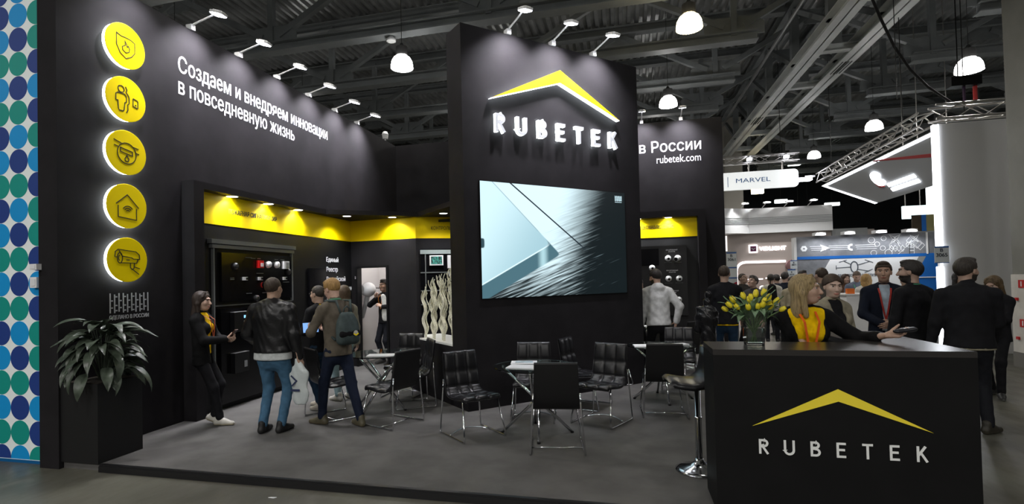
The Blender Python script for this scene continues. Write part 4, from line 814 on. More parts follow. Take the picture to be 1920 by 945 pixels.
for (x, kind) in ((5.56, 0), (6.16, 1), (6.90, 2)):
    mb = MB()
    if kind == 0: mb.ribbon(arc(0, 0, .065, 0, 360, 6)[:-1], .06, 0, .004, closed=True)
    if kind == 1: mb.prism([(-.14, .12), (.14, 0), (-.14, -.12), (-.08, 0)], 0, .004)
    if kind == 2: mb.ribbon(arc(0, 0, .08, 70, 290, 8), .06, 0, .004)
    mb.xf(FR(x, 18.995, 2.48)).build('stand_icon', LN, bb)
    for k in range(3): MB().box((x+.38+(.02*k), 18.996, 2.54-.06*k), (.42 if kind == 0 else .55, .004, .014)).build('stand_caption_line', LN, bb)
def orn(x, z, pts, closed=True, w=.012): MB().ribbon(pts, w, 0, .004, closed=closed).xf(FR(x, 18.994, z)).build('line_ornament', LN, bb)
for x, z, r in ((7.45, 2.68, .09), (7.6, 2.55, .07), (7.78, 2.72, .07), (7.5, 2.28, .08), (7.9, 2.27, .1), (8.05, 2.5, .12), (7.75, 2.42, .07), (8.45, 2.5, .08)): orn(x, z, arc(0, 0, r, 0, 360, 14)[:-1])
for x, z, r, q in ((8.08, 2.68, .2, 0), (8.6, 2.68, .16, 1)):
    for k in range(4): orn(x, z, [(r*math.cos(k*PI/2+PI/4), r*math.sin(k*PI/2+PI/4)), (r*.35*math.cos(k*PI/2+.2), r*.35*math.sin(k*PI/2+.2)), (0, 0), (r*.35*math.cos(k*PI/2+PI/2-.2), r*.35*math.sin(k*PI/2+PI/2-.2))])
for k in range(4): orn(8.5+.08*k, 2.62-.05*k, [(-.12, 0), (0, .14), (.12, 0), (0, -.14)]); orn(7.98+.1*k, 2.30, [(-.06, .1), (0, 0), (.06, .1), (0, .2)])
orn(8.3, 2.3, [(-.16, -.1), (.16, .22)], False); orn(8.3, 2.3, [(.16, .22), (.16, -.1)], False)
for k in range(3): orn(8.52, 2.26+.1*k, [(-.06, -.04), (.06, -.04), (.06, .05), (-.06, .05)])
orn(9.1, 1.75, arc(0, 0, .25, 60, 300, 12), False); orn(9.1, 1.55, arc(0, 0, .25, 60, 300, 12), False)
for i, x in enumerate((5.95, 6.75, 7.6, 8.4)):
    t = thing('projector_floodlight', 'white floodlight on the grey and blue stand '+('above the hexagon icon', 'above the arrow icon', 'above the round ornaments', 'above the lattice ornament')[i], 'floodlight', (x, 18.95, 2.86), 0, 'floodlights on the grey and blue stand'); MB().box((0, -.12, .06), (.30, .3, .09)).build('head', BWH, t); MB().box((0, .02, .02), (.08, .16, .05)).build('clamp', BGR, t)
    lamp('SPOT', 'stand_flood', (x, 18.55, 2.95), 30, (.95, .97, 1), .05, (x, 19.0, 2.3), math.radians(115), .8)
fg = thing('stand_number_board', 'dark and yellow poster board above the grey stand', 'poster', (8.85, 19.1, 2.91)); MB().boxa((-.25, 0, 0), (0, .04, .5)).build('dark_half', mat('poster_brown', (.05, .035, .02), .6), fg); MB().boxa((0, 0, 0), (.5, .04, .5)).build('yellow_half', mat('poster_yellowish', (.3, .28, .12), .6), fg); MB().boxa((.0, -.01, 0), (.12, 0, .5)).build('blue_bar', BLU, fg); MB().boxa((-.25, 0, -.05), (.5, .04, 0)).build('frame', BGR, fg)
ob = thing('information_desk', 'white information desk of the grey and blue stand', 'desk', (4.84, 13.0, HF)); MB().boxa((-.25, 0, 0), (.2, .6, 1.28)).build('body', BWH, ob); MB().boxa((-.28, -.03, 1.28), (.22, .62, 1.31)).build('top', BWH, ob)
bx = thing('orange_box', 'small orange cardboard box on the white information desk', 'box', (4.70, 13.05, 1.24)); MB().boxa((-.07, 0, 0), (.07, .1, .11)).build('carton', mat('orange_card', (.75, .17, .02), .5), bx); MB().boxa((-.065, .0, .11), (.065, .1, .115)).build('lid', mat('orange_dark', (.5, .1, .01), .5), bx)
scn = thing('backlit_panel', 'bright cyan-white backlit panel under the tilted canopy', 'lightbox', (8.55, 19.5, 3.34)); MB().boxa((0, 0, 0), (.65, .1, .40)).build('face', mat('lightbox_cyan', (1, 1, 1), .5, emit=(.72, .97, 1), es=2.2), scn); MB().boxa((.7, .05, .0), (1.5, .15, 1.0)).build('white_face', mat('lightbox_white', (1, 1, 1), .5, emit=(.9, .98, 1), es=2.2), scn)
for x in (.1, .5, 1.3): mb = MB(); mb.tube([(x, .08, .4), (x, .08, 6.9)], .015, 5); mb.build('hanger', ALU, scn)
# ---- white stand with name board and beige front
wbh = thing('white_banded_stand', 'white exhibition stand with grey pinstripes above a beige lit front', 'exhibition stand')
MB().prism([(4.0, 25.6), (5.53, 26.5), (8.93, 26.5), (8.93, 26.9), (4.0, 26.9)], 3.56, 4.69).build('white_fascia', BWH, wbh)
for k in range(5):
    MB().boxa((5.53, 26.48, 3.97+.068*k), (8.92, 26.5, 3.985+.068*k)).build('pinstripe', GREYBAR, wbh)
    d = (Vector((5.53, 26.5, 0))-Vector((4.0, 25.6, 0))); MB().prism([(4.0, 25.58), (5.53, 26.48), (5.53, 26.5), (4.0, 25.6)], 3.97+.068*k, 3.985+.068*k).build('pinstripe', GREYBAR, wbh)
MB().boxa((4.2, 26.7, HF), (10.6, 26.9, 3.56)).build('beige_front', BEI, wbh); MB().boxa((8.93, 26.6, 3.2), (10.3, 26.9, 3.62)).build('grey_return', BGR, wbh); MB().boxa((4.4, 26.66, HF), (4.62, 26.7, 3.5)).build('lit_edge', mat('soft_white_glow', (1, 1, 1), .5, emit=(1, .97, .95), es=1.0), wbh)
G2 = FR(0, 26.69, 0); arch = [(4.98, -.05), (4.98, 1.75)]+[(5.38+.40*math.cos(math.radians(a)), 1.85+.40*math.sin(math.radians(a))) for a in range(180, 89, -15)]+[(7.05, 2.25)]
MB().ribbon(arch, .10, 0, .03).xf(G2).build('arch_light', mat('arch_glow', (1, 1, 1), .5, emit=(1, .92, .95), es=2.0), wbh)
MB().boxa((5.05, 26.685, HF), (7.05, 26.695, 2.2)).build('arch_recess', mat('recess_pink', (.45, .36, .32), .5), wbh)
for x, z, w_ in ((5.95, 1.47, .28), (6.35, 1.50, .3), (6.85, 1.52, .3), (5.55, 1.46, .2)): MB().box((x, 26.68, z), (w_, .01, .05)).build('strip_light', MATS['arch_glow'], wbh)
MB().lathe([(.12, 0), (.10, .02)], 18).xf(FR(6.05, 26.68, 1.05)).build('round_light', MATS['arch_glow'], wbh)
GLW = mat('bright_sign_glow', (1, 1, 1), .5, emit=(1, .97, 1), es=3.2)
MB().box((5.72, 26.67, 2.86), (.36, .03, .36)).build('sign_square', GLW, wbh); MB().box((5.72, 26.65, 2.86), (.26, .02, .26)).build('maroon_square', mat('maroon', (.09, .01, .05), .5), wbh)
MB().ribbon([(-.09, .03), (-.03, .0), (0, -.05), (.03, 0), (.09, .03)], .03, 0, .01).xf(FR(5.72, 26.64, 2.86)).build('square_emblem', BGR, wbh)
text('sign_lettering', 'VIDLIGHT', GLW, wbh, FR(5.98, 26.67, 2.77), width=1.1, height=.17, bold=.03)
MB().lathe([(.27, 0), (.25, .1), (.1, .12)], 20).xf(FR(7.28, 26.6, 2.05)).build('round_disc', mat('disc_maroon', (.20, .10, .10), .5), wbh)
for i, x in enumerate((5.2, 6.1, 7.0, 7.95)):
    t = thing('fascia_floodlight', 'white arm floodlight on the pinstriped stand '+('beside the fascia bend', 'second from the fascia bend', 'third from the fascia bend', 'nearest the free end of the fascia')[i], 'floodlight', (x, 26.45, 4.69), 0, 'floodlights on the pinstriped stand'); mb = MB(); mb.tube([(0, 0, 0), (.1, -.3, .18)], .02, 6); mb.build('arm', BWH, t); MB().box((.1, -.42, .18), (.28, .22, .06)).build('head', BWH, t)
    lamp('SPOT', 'fascia_flood', (x+.1, 25.9, 4.95), 300, (1, 1, 1), .05, (x, 26.5, 4.1), math.radians(120), .8)
nb = thing('hanging_name_board', 'white rounded hanging board with blue capitals', 'sign', (5.0, 21.8, 4.88))
c_ = []
for cx, cz, a0 in ((1.1, .15, -90), (1.1, .51, 0)): c_ += arc(cx, cz, .15, a0, a0+90, 6)
MB().prism([(-2.6, 0)]+c_+[(-2.6, .66)], 0, .12).xf(frame((0, .0, 0), (1, 0, 0), (0, 0, 1))).build('board', mat('board_white_lit', (.85, .85, .85), .5, emit=(.95, 1, .98), es=.55), nb)
text('board_lettering', 'MARVEL', mat('board_blue', (.04, .14, .36), .5), nb, frame((-.87, -.13, .26), (1, 0, 0), (0, 0, 1)), width=1.18, height=.16, bold=.0); MB().boxa((-1.16, -.128, .12), (-1.14, -.122, .5)).build('divider_line', MATS['board_blue'], nb)
for x in (-.4, .75): mb = MB(); mb.tube([(x, -.03, .66), (x, -.03, 1.02)], .03, 6); mb.build('hanger', ALU, nb)
stage_truss('lighting_truss', 'aluminium truss carrying the hanging name board', (2.4, 21.8, 6.0), (6.3, 21.8, 6.0), .25)
for x, s in ((5.85, 'beside the hanger end'), (4.6, 'above the blue capitals')): t = thing('truss_spot', 'small bright spot lamp on the name board truss '+s, 'spot lamp', (x, 21.6, 5.98)); MB().box((0, 0, 0), (.16, .16, .08)).build('lens', FLOODG, t); MB().box((0, .1, .05), (.1, .2, .06)).build('body', BWH, t)
hc = MB().boxa((5.2, 30, HF), (6.05, 30.9, 9.9)).build('column_far', mat('column_beige', (.40, .38, .33), .7)); tag(hc, 'pale beige hall column behind the hanging name board', kind='structure')
# ---- hall column on the right with fire signs
COLW = mat('column_paint', (.21, .21, .19), .65, var=.08, vs=2); COLL = mat('column_white', (.62, .60, .56), .6, var=.08, vs=4)
co = thing('column_right', 'grey-white hall column with a white lower casing and red fire signs', 'column', (0, 0, 0)); co['kind'] = 'structure'; del co['category']
CO = 6.86
MB().boxa((CO, 11.2, 1.6), (CO+1.0, 11.8, 10.2)).build('shaft', COLW, co)
for x, w_ in ((.10, .06), (.24, .05), (.6, .06)): MB().boxa((CO+x, 11.15, 1.6), (CO+x+w_, 11.2, 10.2)).build('pipe_cover', COLW, co)
MB().boxa((CO-.03, 11.1, .2), (CO+1.1, 11.8, 1.6)).build('casing', COLL, co); MB().boxa((CO-.04, 11.09, HF), (CO+1.1, 11.8, .2)).build('base', mat('column_base', (.16, .155, .14), .6), co)
MB().boxa((CO-.03, 11.095, .86), (CO+1.1, 11.1, .875)).build('casing_joint', COLW, co)
RED = mat('fire_red', (.5, .02, .02), .5)
for z in (1.43, .73):
    MB().boxa((CO-.042, 11.45, z-.07), (CO-.03, 11.60, z+.07)).build('fire_sign', RED, co); MB().boxa((CO-.046, 11.51, z-.045), (CO-.042, 11.535, z+.045)).build('fire_sign_mark', WHITE, co)
for z in (1.15, .45): MB().boxa((CO-.06, 11.62, z-.02), (CO-.03, 11.68, z+.03)).build('hose_valve', RED, co)
# ================================================================ planter and plant on the left
pt = thing('planter_box', 'tall black box planter in front of the slogan wall', 'planter', (-5.285, 4.40, 0))
mb = MB(); mb.boxa((-.235, -.25, 0), (.235, .25, .78)); mb.build('box', mat('planter_black', (.009, .009, .0095), .5), pt); MB().boxa((-.21, -.22, .78), (.21, .22, .785)).build('soil', mat('soil', (.02, .015, .01), .9), pt)
def leaf_mesh(L, W, droop, fold, k):
    mb = MB(); n, vs = 9, []
    for i in range(n+1):
        f = i/n; w = W*(math.sin(PI*min(1, f**.75)))**.9*(1-.15*f)+.001; ang = droop*f*f; y = 0; 
        px = L*(f-.5*0); cx = L*(math.sin(droop*f)/max(droop, .01)); cz = -L*(1-math.cos(droop*f))/max(droop, .01)
        for s in (-1, -.5, 0, .5, 1): vs.append((cx, w*s, cz+abs(s)*w*fold+.006*math.sin(f*9+s*3+k)))
    fs = [(i*5+j, i*5+j+1, i*5+j+6, i*5+j+5) for i in range(n) for j in range(4)]
    return mb.add(vs, fs)
LEAF = mat('plant_leaf', (.060, .078, .056), .34, var=.35, vs=9, spec=.5)
pn = thing('peace_lily_plant', 'leafy dark green plant with broad drooping leaves in the black planter', 'plant', (-5.285, 4.40, .785))
lms = [leaf_mesh(.30+.05*k, .062+.006*(k % 3), .7+.25*k, .35, k).mesh('leaf', LEAF, True) for k in range(5)]
rr = random.Random(3)
for i in range(104):
    az = rr.uniform(0, 2*PI); f = (i+.5)/104; rad = .06+.30*f**.7*rr.uniform(.75, 1.1); hz = .50*(1-f**1.3)*rr.uniform(.7, 1.1)+.06
    px, py = rad*math.cos(az), rad*math.sin(az)*.9
    if px < -.12: px = -.12+.02*rr.random()
    if math.cos(az) < -.15: az = (PI/2 if math.sin(az) > 0 else -PI/2)+rr.uniform(-.5, .1)*(1 if math.sin(az) > 0 else -1)
    pitch = -rr.uniform(.35, .9)+1.15*f-.1
    o = link('leaf', lms[i % 5], pn, (px*.8, py*.8, hz), (rr.uniform(-.35, .35), pitch, az)); 
    s_ = rr.uniform(.60, .86); o.scale = (s_, s_, s_)
    if i % 2 == 0:
        mb = MB(); mb.tube([(px*.12, py*.12, -.01), (px*.5, py*.5, hz*.75), (px*.8, py*.8, hz)], [.006, .005, .004], 5); mb.build('stalk', LEAF, pn)
for az, pit, L0 in ((-.55, -.62, (-.02, -.05, .52)), (1.85, -.5, (-.02, -.1, .5)), (.5, -.1, (.2, .1, .48)), (-1.75, -.2, (-.08, -.12, .42))):
    o = link('leaf', lms[0], pn, L0, (0, pit, az)); o.scale = (1.05, .8, 1)
    mb = MB(); mb.tube([(0, 0, 0), (L0[0]*.5, L0[1]*.5, L0[2]*.6), L0], [.006, .005, .004], 5); mb.build('stalk', LEAF, pn)
# ================================================================ vase of tulips on the counter
VX, VY = .935, 4.43
va = thing('glass_vase', 'square clear glass vase half full of water on the counter', 'vase', (VX, VY, CH))
def sq(r, z): return [(r*a, r*b, z) for a, b in ((-1, -1), (1, -1), (1, 1), (-1, 1))]
def vase_shell(prof_o, prof_i):
    vs = []; 
    for r, z in prof_o+prof_i: vs += sq(r, z)
    n = len(prof_o)+len(prof_i); fs = [(i*4+j, i*4+(j+1) % 4, (i+1)*4+(j+1) % 4, (i+1)*4+j) for i in range(n-1) for j in range(4)]+[(3, 2, 1, 0), tuple((n-1)*4+j for j in range(4))]
    return MB().add(vs, fs)
GLS = mat('clear_glass', (.93, .97, .95), .01, trans=1, ior=1.45); WAT = mat('vase_water', (.80, .88, .80), .0, trans=1, ior=1.33)
vase_shell([(.060, 0), (.082, .255)], [(.076, .255), (.056, .022)]).build('glass', GLS, va); vase_shell([(.0555, .0225), (.0655, .13)], []).build('water', WAT, va)
TB = mat('tulip_yellow', (.82, .68, .03), .45, var=.12, vs=30); TS = mat('tulip_green', (.13, .22, .09), .5, var=.25, vs=20); TLf = mat('tulip_leaf', (.15, .25, .14), .5, var=.25, vs=12)
def bloom_mesh():
    mb = MB(); n = 18
    prof = [(.005, 0), (.017, .008), (.023, .022), (.024, .038), (.020, .054), (.012, .066)]
    vs = []
    for i, (r, z) in enumerate(prof):
        for j in range(n):
            a = 2*PI*j/n; k = 1+.10*math.cos(3*a)*(i/5); zz = z+(.010*abs(math.cos(1.5*a))-.004)*(i/5)**2; vs.append((r*k*math.cos(a), r*k*math.sin(a), zz))
    fs = [(i*n+j, i*n+(j+1) % n, (i+1)*n+(j+1) % n, (i+1)*n+j) for i in range(len(prof)-1) for j in range(n)]+[tuple(range(n-1, -1, -1))]
    return mb.add(vs, fs).mesh('bloom', TB, True)
bm_ = bloom_mesh(); tl_ = [leaf_mesh(.22, .026, d, .5, i).mesh('leaf', TLf, True) for i, d in enumerate((.5, 1.0, 1.7))]
# bloom tips relative to the vase, in metres (x right, y back, z above the counter)
heads = [(-.215, .02, .345), (-.19, -.03, .375), (-.145, .03, .405), (-.13, -.04, .36), (-.065, .03, .43), (-.02, -.02, .425), (-.05, -.06, .355), (.04, .05, .445), (.02, -.07, .36), (.09, .01, .455), (.075, -.05, .40), (.055, -.08, .375), (.13, .04, .415), (.115, -.06, .36), (.19, .03, .395), (.215, -.03, .345), (.0, .10, .40), (.15, .10, .38)]
for i, (x, y, z) in enumerate(heads):
    x *= .80; z -= .035
    t = thing('tulip', ['yellow tulip leaning out over the side of the glass vase' if abs(x) > .14 else ('tall yellow tulip standing highest in the glass vase' if z > .40 else 'yellow tulip with green leaf in the glass vase')][0], 'tulip', (VX, VY, CH+.026), 0, 'tulips in the glass vase')
    b0 = Vector((-x*.14+.004*(i % 5-2), -y*.1+.004*(i % 3-1), .0)); m0 = Vector((x*.18, y*.18, .16)); e = Vector((x, y, z-.08)); pts = [b0*(1-f)**2+m0*2*f*(1-f)+e*f*f for f in (0, .2, .4, .6, .8, 1)]
    mb = MB(); mb.tube(pts, .0042, 6); mb.build('stem', TS, t, smooth=True)
    d = (pts[-1]-pts[-3]).normalized(); o = link('bloom', bm_, t, e); o.rotation_euler = d.to_track_quat('Z', 'Y').to_euler(); s_ = .74+.16*((i*7) % 5)/5; o.scale = (s_, s_, s_*1.05)
    for q in range(2):
        az = math.atan2(y, x)+(.9 if q else -.5); o = link('leaf', tl_[(i+q) % 3], t, pts[3] if q else pts[4], (0, -1.25+.25*((i+q) % 3), az)); o.scale = (.8, 1, .8)
# ================================================================ people: signed-distance bodies turned into meshes
class Field:
    """list of primitives; smooth union (k), optional subtraction; meshed with surface nets"""
    def __init__(s): s.p = []
    def cone(s, a, b, ra, rb, k=.02, flat=None, op=1, q=1.0):
        s.p.append(('c', np.array(a, float), np.array(b, float), ra, rb, k, flat, q, op)); return s
    def ell(s, c, r, k=.02, R=None, op=1):
        s.p.append(('e', np.array(c, float), np.array(r, float), k, R, op)); return s
    def mesh(s, h, cut=None, disp=None, pad=None):
        los, his = [], []
        for p in s.p:
            if p[0] == 'c':
                r = max(p[3], p[4]); lo = np.minimum(p[1], p[2])-r; hi = np.maximum(p[1], p[2])+r
            else:
                r = max(p[2]); lo, hi = p[1]-r, p[1]+r
            if p[-1] == 1: los.append(lo); his.append(hi)
        lo = np.min(los, 0)-3*h-(pad or 0); hi = np.max(his, 0)+3*h+(pad or 0); n = np.ceil((hi-lo)/h).astype(int)+1
        ax = [lo[i]+h*np.arange(n[i]) for i in range(3)]; V = np.full(n, .2)
        for p in s.p:
            mg = 3*h+max(.03, 2*p[5] if p[0] == 'c' else 2*p[3])
            if p[0] == 'c': r = max(p[3], p[4])+mg; l0 = np.minimum(p[1], p[2])-r; h0 = np.maximum(p[1], p[2])+r
            else: r = max(p[2])+mg; l0, h0 = p[1]-r, p[1]+r
            i0 = np.clip(((l0-lo)/h).astype(int), 0, n); i1 = np.clip(((h0-lo)/h).astype(int)+2, 0, n)
            if np.any(i1 <= i0): continue
            sl = tuple(slice(a, b) for a, b in zip(i0, i1))
            Xg, Yg, Zg = np.meshgrid(ax[0][sl[0]], ax[1][sl[1]], ax[2][sl[2]], indexing='ij', sparse=False); P = np.stack([Xg, Yg, Zg], -1)
            if p[0] == 'c':
                _, a, b, ra, rb, k, flat, q, op = p; d = P-a
                bb = b-a
                if flat is not None:
                    f = np.array(flat); d = d+((d@f)*(1/q-1))[..., None]*f; bb = bb+(bb@f)*(1/q-1)*f
                t = np.clip((d@bb)/max(bb@bb, 1e-9), 0, 1); dd = np.sqrt(((d-t[..., None]*bb)**2).sum(-1))-(ra+(rb-ra)*t)
                if flat is not None: dd = dd*(q*.5+.5)
            else:
                _, c, r, k, R, op = p; d = P-c
                if R is not None: d = d@R
                k0 = np.sqrt(((d/r)**2).sum(-1)); k1 = np.sqrt(((d/(r*r))**2).sum(-1))+1e-9; dd = k0*(k0-1)/k1
            cur = V[sl]
            if op == 1:
                hh = np.clip(.5+.5*(cur-dd)/k, 0, 1); V[sl] = cur*(1-hh)+dd*hh-k*hh*(1-hh)
            else:
                hh = np.clip(.5-.5*(cur+dd)/k, 0, 1); V[sl] = cur*(1-hh)-dd*hh+k*hh*(1-hh)
        if cut is not None or disp is not None:
            Xg, Yg, Zg = np.meshgrid(*ax, indexing='ij')
            if disp is not None: V = V+disp(Xg, Yg, Zg)
            if cut is not None: V = np.maximum(V, cut(Xg, Yg, Zg))
        return snet(V, lo, h)
def snet(V, lo, h):
    n = V.shape; I = V < 0
    c = [V[dx:n[0]-1+dx, dy:n[1]-1+dy, dz:n[2]-1+dz] for dx in (0, 1) for dy in (0, 1) for dz in (0, 1)]
    s = sum((q < 0).astype(np.int8) for q in c); act = (s > 0) & (s < 8); idx = np.argwhere(act)
    if len(idx) == 0: return np.zeros((0, 3)), np.zeros((0, 4), int)
    cv = np.stack([q[act] for q in c], 1); off = np.array([(dx, dy, dz) for dx in (0, 1) for dy in (0, 1) for dz in (0, 1)], float)
    acc = np.zeros((len(idx), 3)); cnt = np.zeros(len(idx))
    for a, b in ((0, 1), (0, 2), (0, 4), (1, 3), (1, 5), (2, 3), (2, 6), (3, 7), (4, 5), (4, 6), (5, 7), (6, 7)):
        va, vb = cv[:, a], cv[:, b]; m = (va < 0) != (vb < 0); t = va/np.where(m, va-vb, 1); pt = off[a]+(off[b]-off[a])*t[:, None]; acc += np.where(m[:, None], pt, 0); cnt += m
    P = lo+h*(idx+acc/cnt[:, None]); vid = np.full(act.shape, -1); vid[act] = np.arange(len(idx)); F = []
    for axs in range(3):
        a1, a2 = (axs+1) % 3, (axs+2) % 3; sl0 = [slice(None)]*3; sl1 = [slice(None)]*3; sl0[axs] = slice(0, -1); sl1[axs] = slice(1, None)
        d = I[tuple(sl0)] != I[tuple(sl1)]; e = np.argwhere(d); e = e[(e[:, a1] > 0) & (e[:, a2] > 0) & (e[:, a1] < n[a1]-1) & (e[:, a2] < n[a2]-1)]
        if len(e) == 0: continue
        q = []
        for o1, o2 in ((-1, -1), (0, -1), (0, 0), (-1, 0)):
            w_ = e.copy(); w_[:, a1] += o1; w_[:, a2] += o2; q.append(vid[w_[:, 0], w_[:, 1], w_[:, 2]])
        q = np.stack(q, 1); fl = ~I[e[:, 0], e[:, 1], e[:, 2]]; q[fl] = q[fl][:, ::-1]; F.append(q)
    F = np.concatenate(F); return P, F[(F >= 0).all(1)]
def mkobj(name, parts, mats, parent):
    """parts: list of (verts, faces, material index or array)"""
    vs, fs, mi, b = [], [], [], 0
    for P, F, m in parts:
        vs.append(P); fs.append(F+b); mi.append(np.full(len(F), m) if np.isscalar(m) else m); b += len(P)
    P = np.concatenate(vs); F = np.concatenate(fs); mi = np.concatenate(mi)
    me = bpy.data.meshes.new(name); me.vertices.add(len(P)); me.vertices.foreach_set('co', P.astype(np.float32).ravel()); me.loops.add(F.size); me.loops.foreach_set('vertex_index', F.astype(np.int32).ravel())
    me.polygons.add(len(F)); me.polygons.foreach_set('loop_start', np.arange(0, F.size, 4, dtype=np.int32))
    me.polygons.foreach_set('material_index', mi.astype(np.int32)); me.polygons.foreach_set('use_smooth', np.ones(len(F), bool))
    for m in mats: me.materials.append(m)
    me.update(calc_edges=True); me.validate(); return link(name, me, parent)
def rotz(a): c, s = math.cos(a), math.sin(a); return np.array([[c, -s, 0], [s, c, 0], [0, 0, 1]])
def rotx(a): c, s = math.cos(a), math.sin(a); return np.array([[1, 0, 0], [0, c, -s], [0, s, c]])
def roty(a): c, s = math.cos(a), math.sin(a); return np.array([[c, 0, s], [0, 1, 0], [-s, 0, c]])
def ik(a, b, l1, l2, hint):
    a, b = np.array(a, float), np.array(b, float); d = b-a; L = np.linalg.norm(d); L2 = min(L, (l1+l2)*.998)
    if L > L2: b = a+d/L*L2
    d = (b-a); L = np.linalg.norm(d); u = d/L; x = (l1*l1-l2*l2+L*L)/(2*L); y = math.sqrt(max(0, l1*l1-x*x)); hv = np.array(hint, float); hv = hv-u*(hv@u); hv /= np.linalg.norm(hv)+1e-9
    return a+u*x+hv*y, b
def nrm(v): v = np.array(v, float); return v/(np.linalg.norm(v)+1e-12)
FOLD = lambda amp, sc=1.0, ph=0: (lambda x, y, z: amp*(np.sin(38*sc*z+9*np.sin(11*x+ph)+7*np.sin(13*y+ph))*.6+np.sin(61*sc*(z*.6+x*.5)+5*np.sin(17*y+2*ph))*.4))
SKINM = {}
def skin(c): return mat('skin_%d_%d' % (c[0]*100, c[1]*100), c, .5, var=.08, vs=25)
def cloth(nm, c, rough=.85, **k): return mat('cloth_'+nm, c, rough, var=k.pop('var', .15), vs=k.pop('vs', 14), bump=k.pop('bump', .15), bs=k.pop('bs', 120), spec=.2, **k)
EYEW = mat('eye_white', (.45, .43, .41), .4); EYED = mat('eye_dark', (.015, .012, .01), .2); 
def hairm(nm, c): return mat('hair_'+nm, c, .55, var=.4, vs=20, stretch=(7, 7, .6), bump=.25, bs=60)
def hand_field(wrist, d, pn, s, side, curl, spread=.10, thumb=.5):
    """wrist point, finger direction d, palm normal pn (out of the palm); side +1 right hand, -1 left hand"""
    d = nrm(d); pn = nrm(np.array(pn)-d*np.dot(pn, d)); x = np.cross(d, pn)*side       # x = towards the thumb
    W = np.array(wrist); f = Field(); L = lambda a, b, c: W+(x*a+d*b+pn*c)*s
    kn = [(.030, .088), (.010, .094), (-.010, .090), (-.029, .080)]; ln = (.072, .080, .075, .058); rd = (.0092, .0096, .0092, .0082)
    for (kx, ky), r in zip(kn, rd): f.cone(L(kx*.55, 0, 0), L(kx, ky, -.002), .0155*s, .0118*s, .016)
    f.cone(L(.02, .015, .004), L(.028, .05, .006), .018*s, .013*s, .012); f.cone(L(-.018, .02, .004), L(-.022, .06, .005), .015*s, .012*s, .012)
    for i, (kx, ky) in enumerate(kn):
        p = L(kx, ky, -.002); a = 0; c = curl[i] if isinstance(curl, (list, tuple)) else curl; sp = spread*(1.5-i)*.5
        for j, fr in enumerate((.46, .30, .24)):
            a += c*(.75, 1.0, .75)[j]; q = p+nrm(x*math.sin(sp)*math.cos(a)+d*math.cos(a)+pn*math.sin(a))*ln[i]*fr*s
            f.cone(p, q, rd[i]*s*(1-.08*j), rd[i]*s*(.94-.1*j), .004); p = q
    t0 = L(.026, .022, .006); t1 = t0+nrm(x*.75+d*.7+pn*thumb)*.042*s; t2 = t1+nrm(x*.35+d*.9+pn*thumb*1.2)*.032*s; t3 = t2+nrm(x*.1+d*.9+pn*thumb*1.6)*.025*s
    f.cone(t0, t1, .0155*s, .0115*s, .01).cone(t1, t2, .0112*s, .0105*s, .004).cone(t2, t3, .0105*s, .008*s, .004)
    return f
HQ = {'hi': (.006, .013, .0048), 'mid': (.008, .016, .0062), 'lo': (.011, .022, .009)}
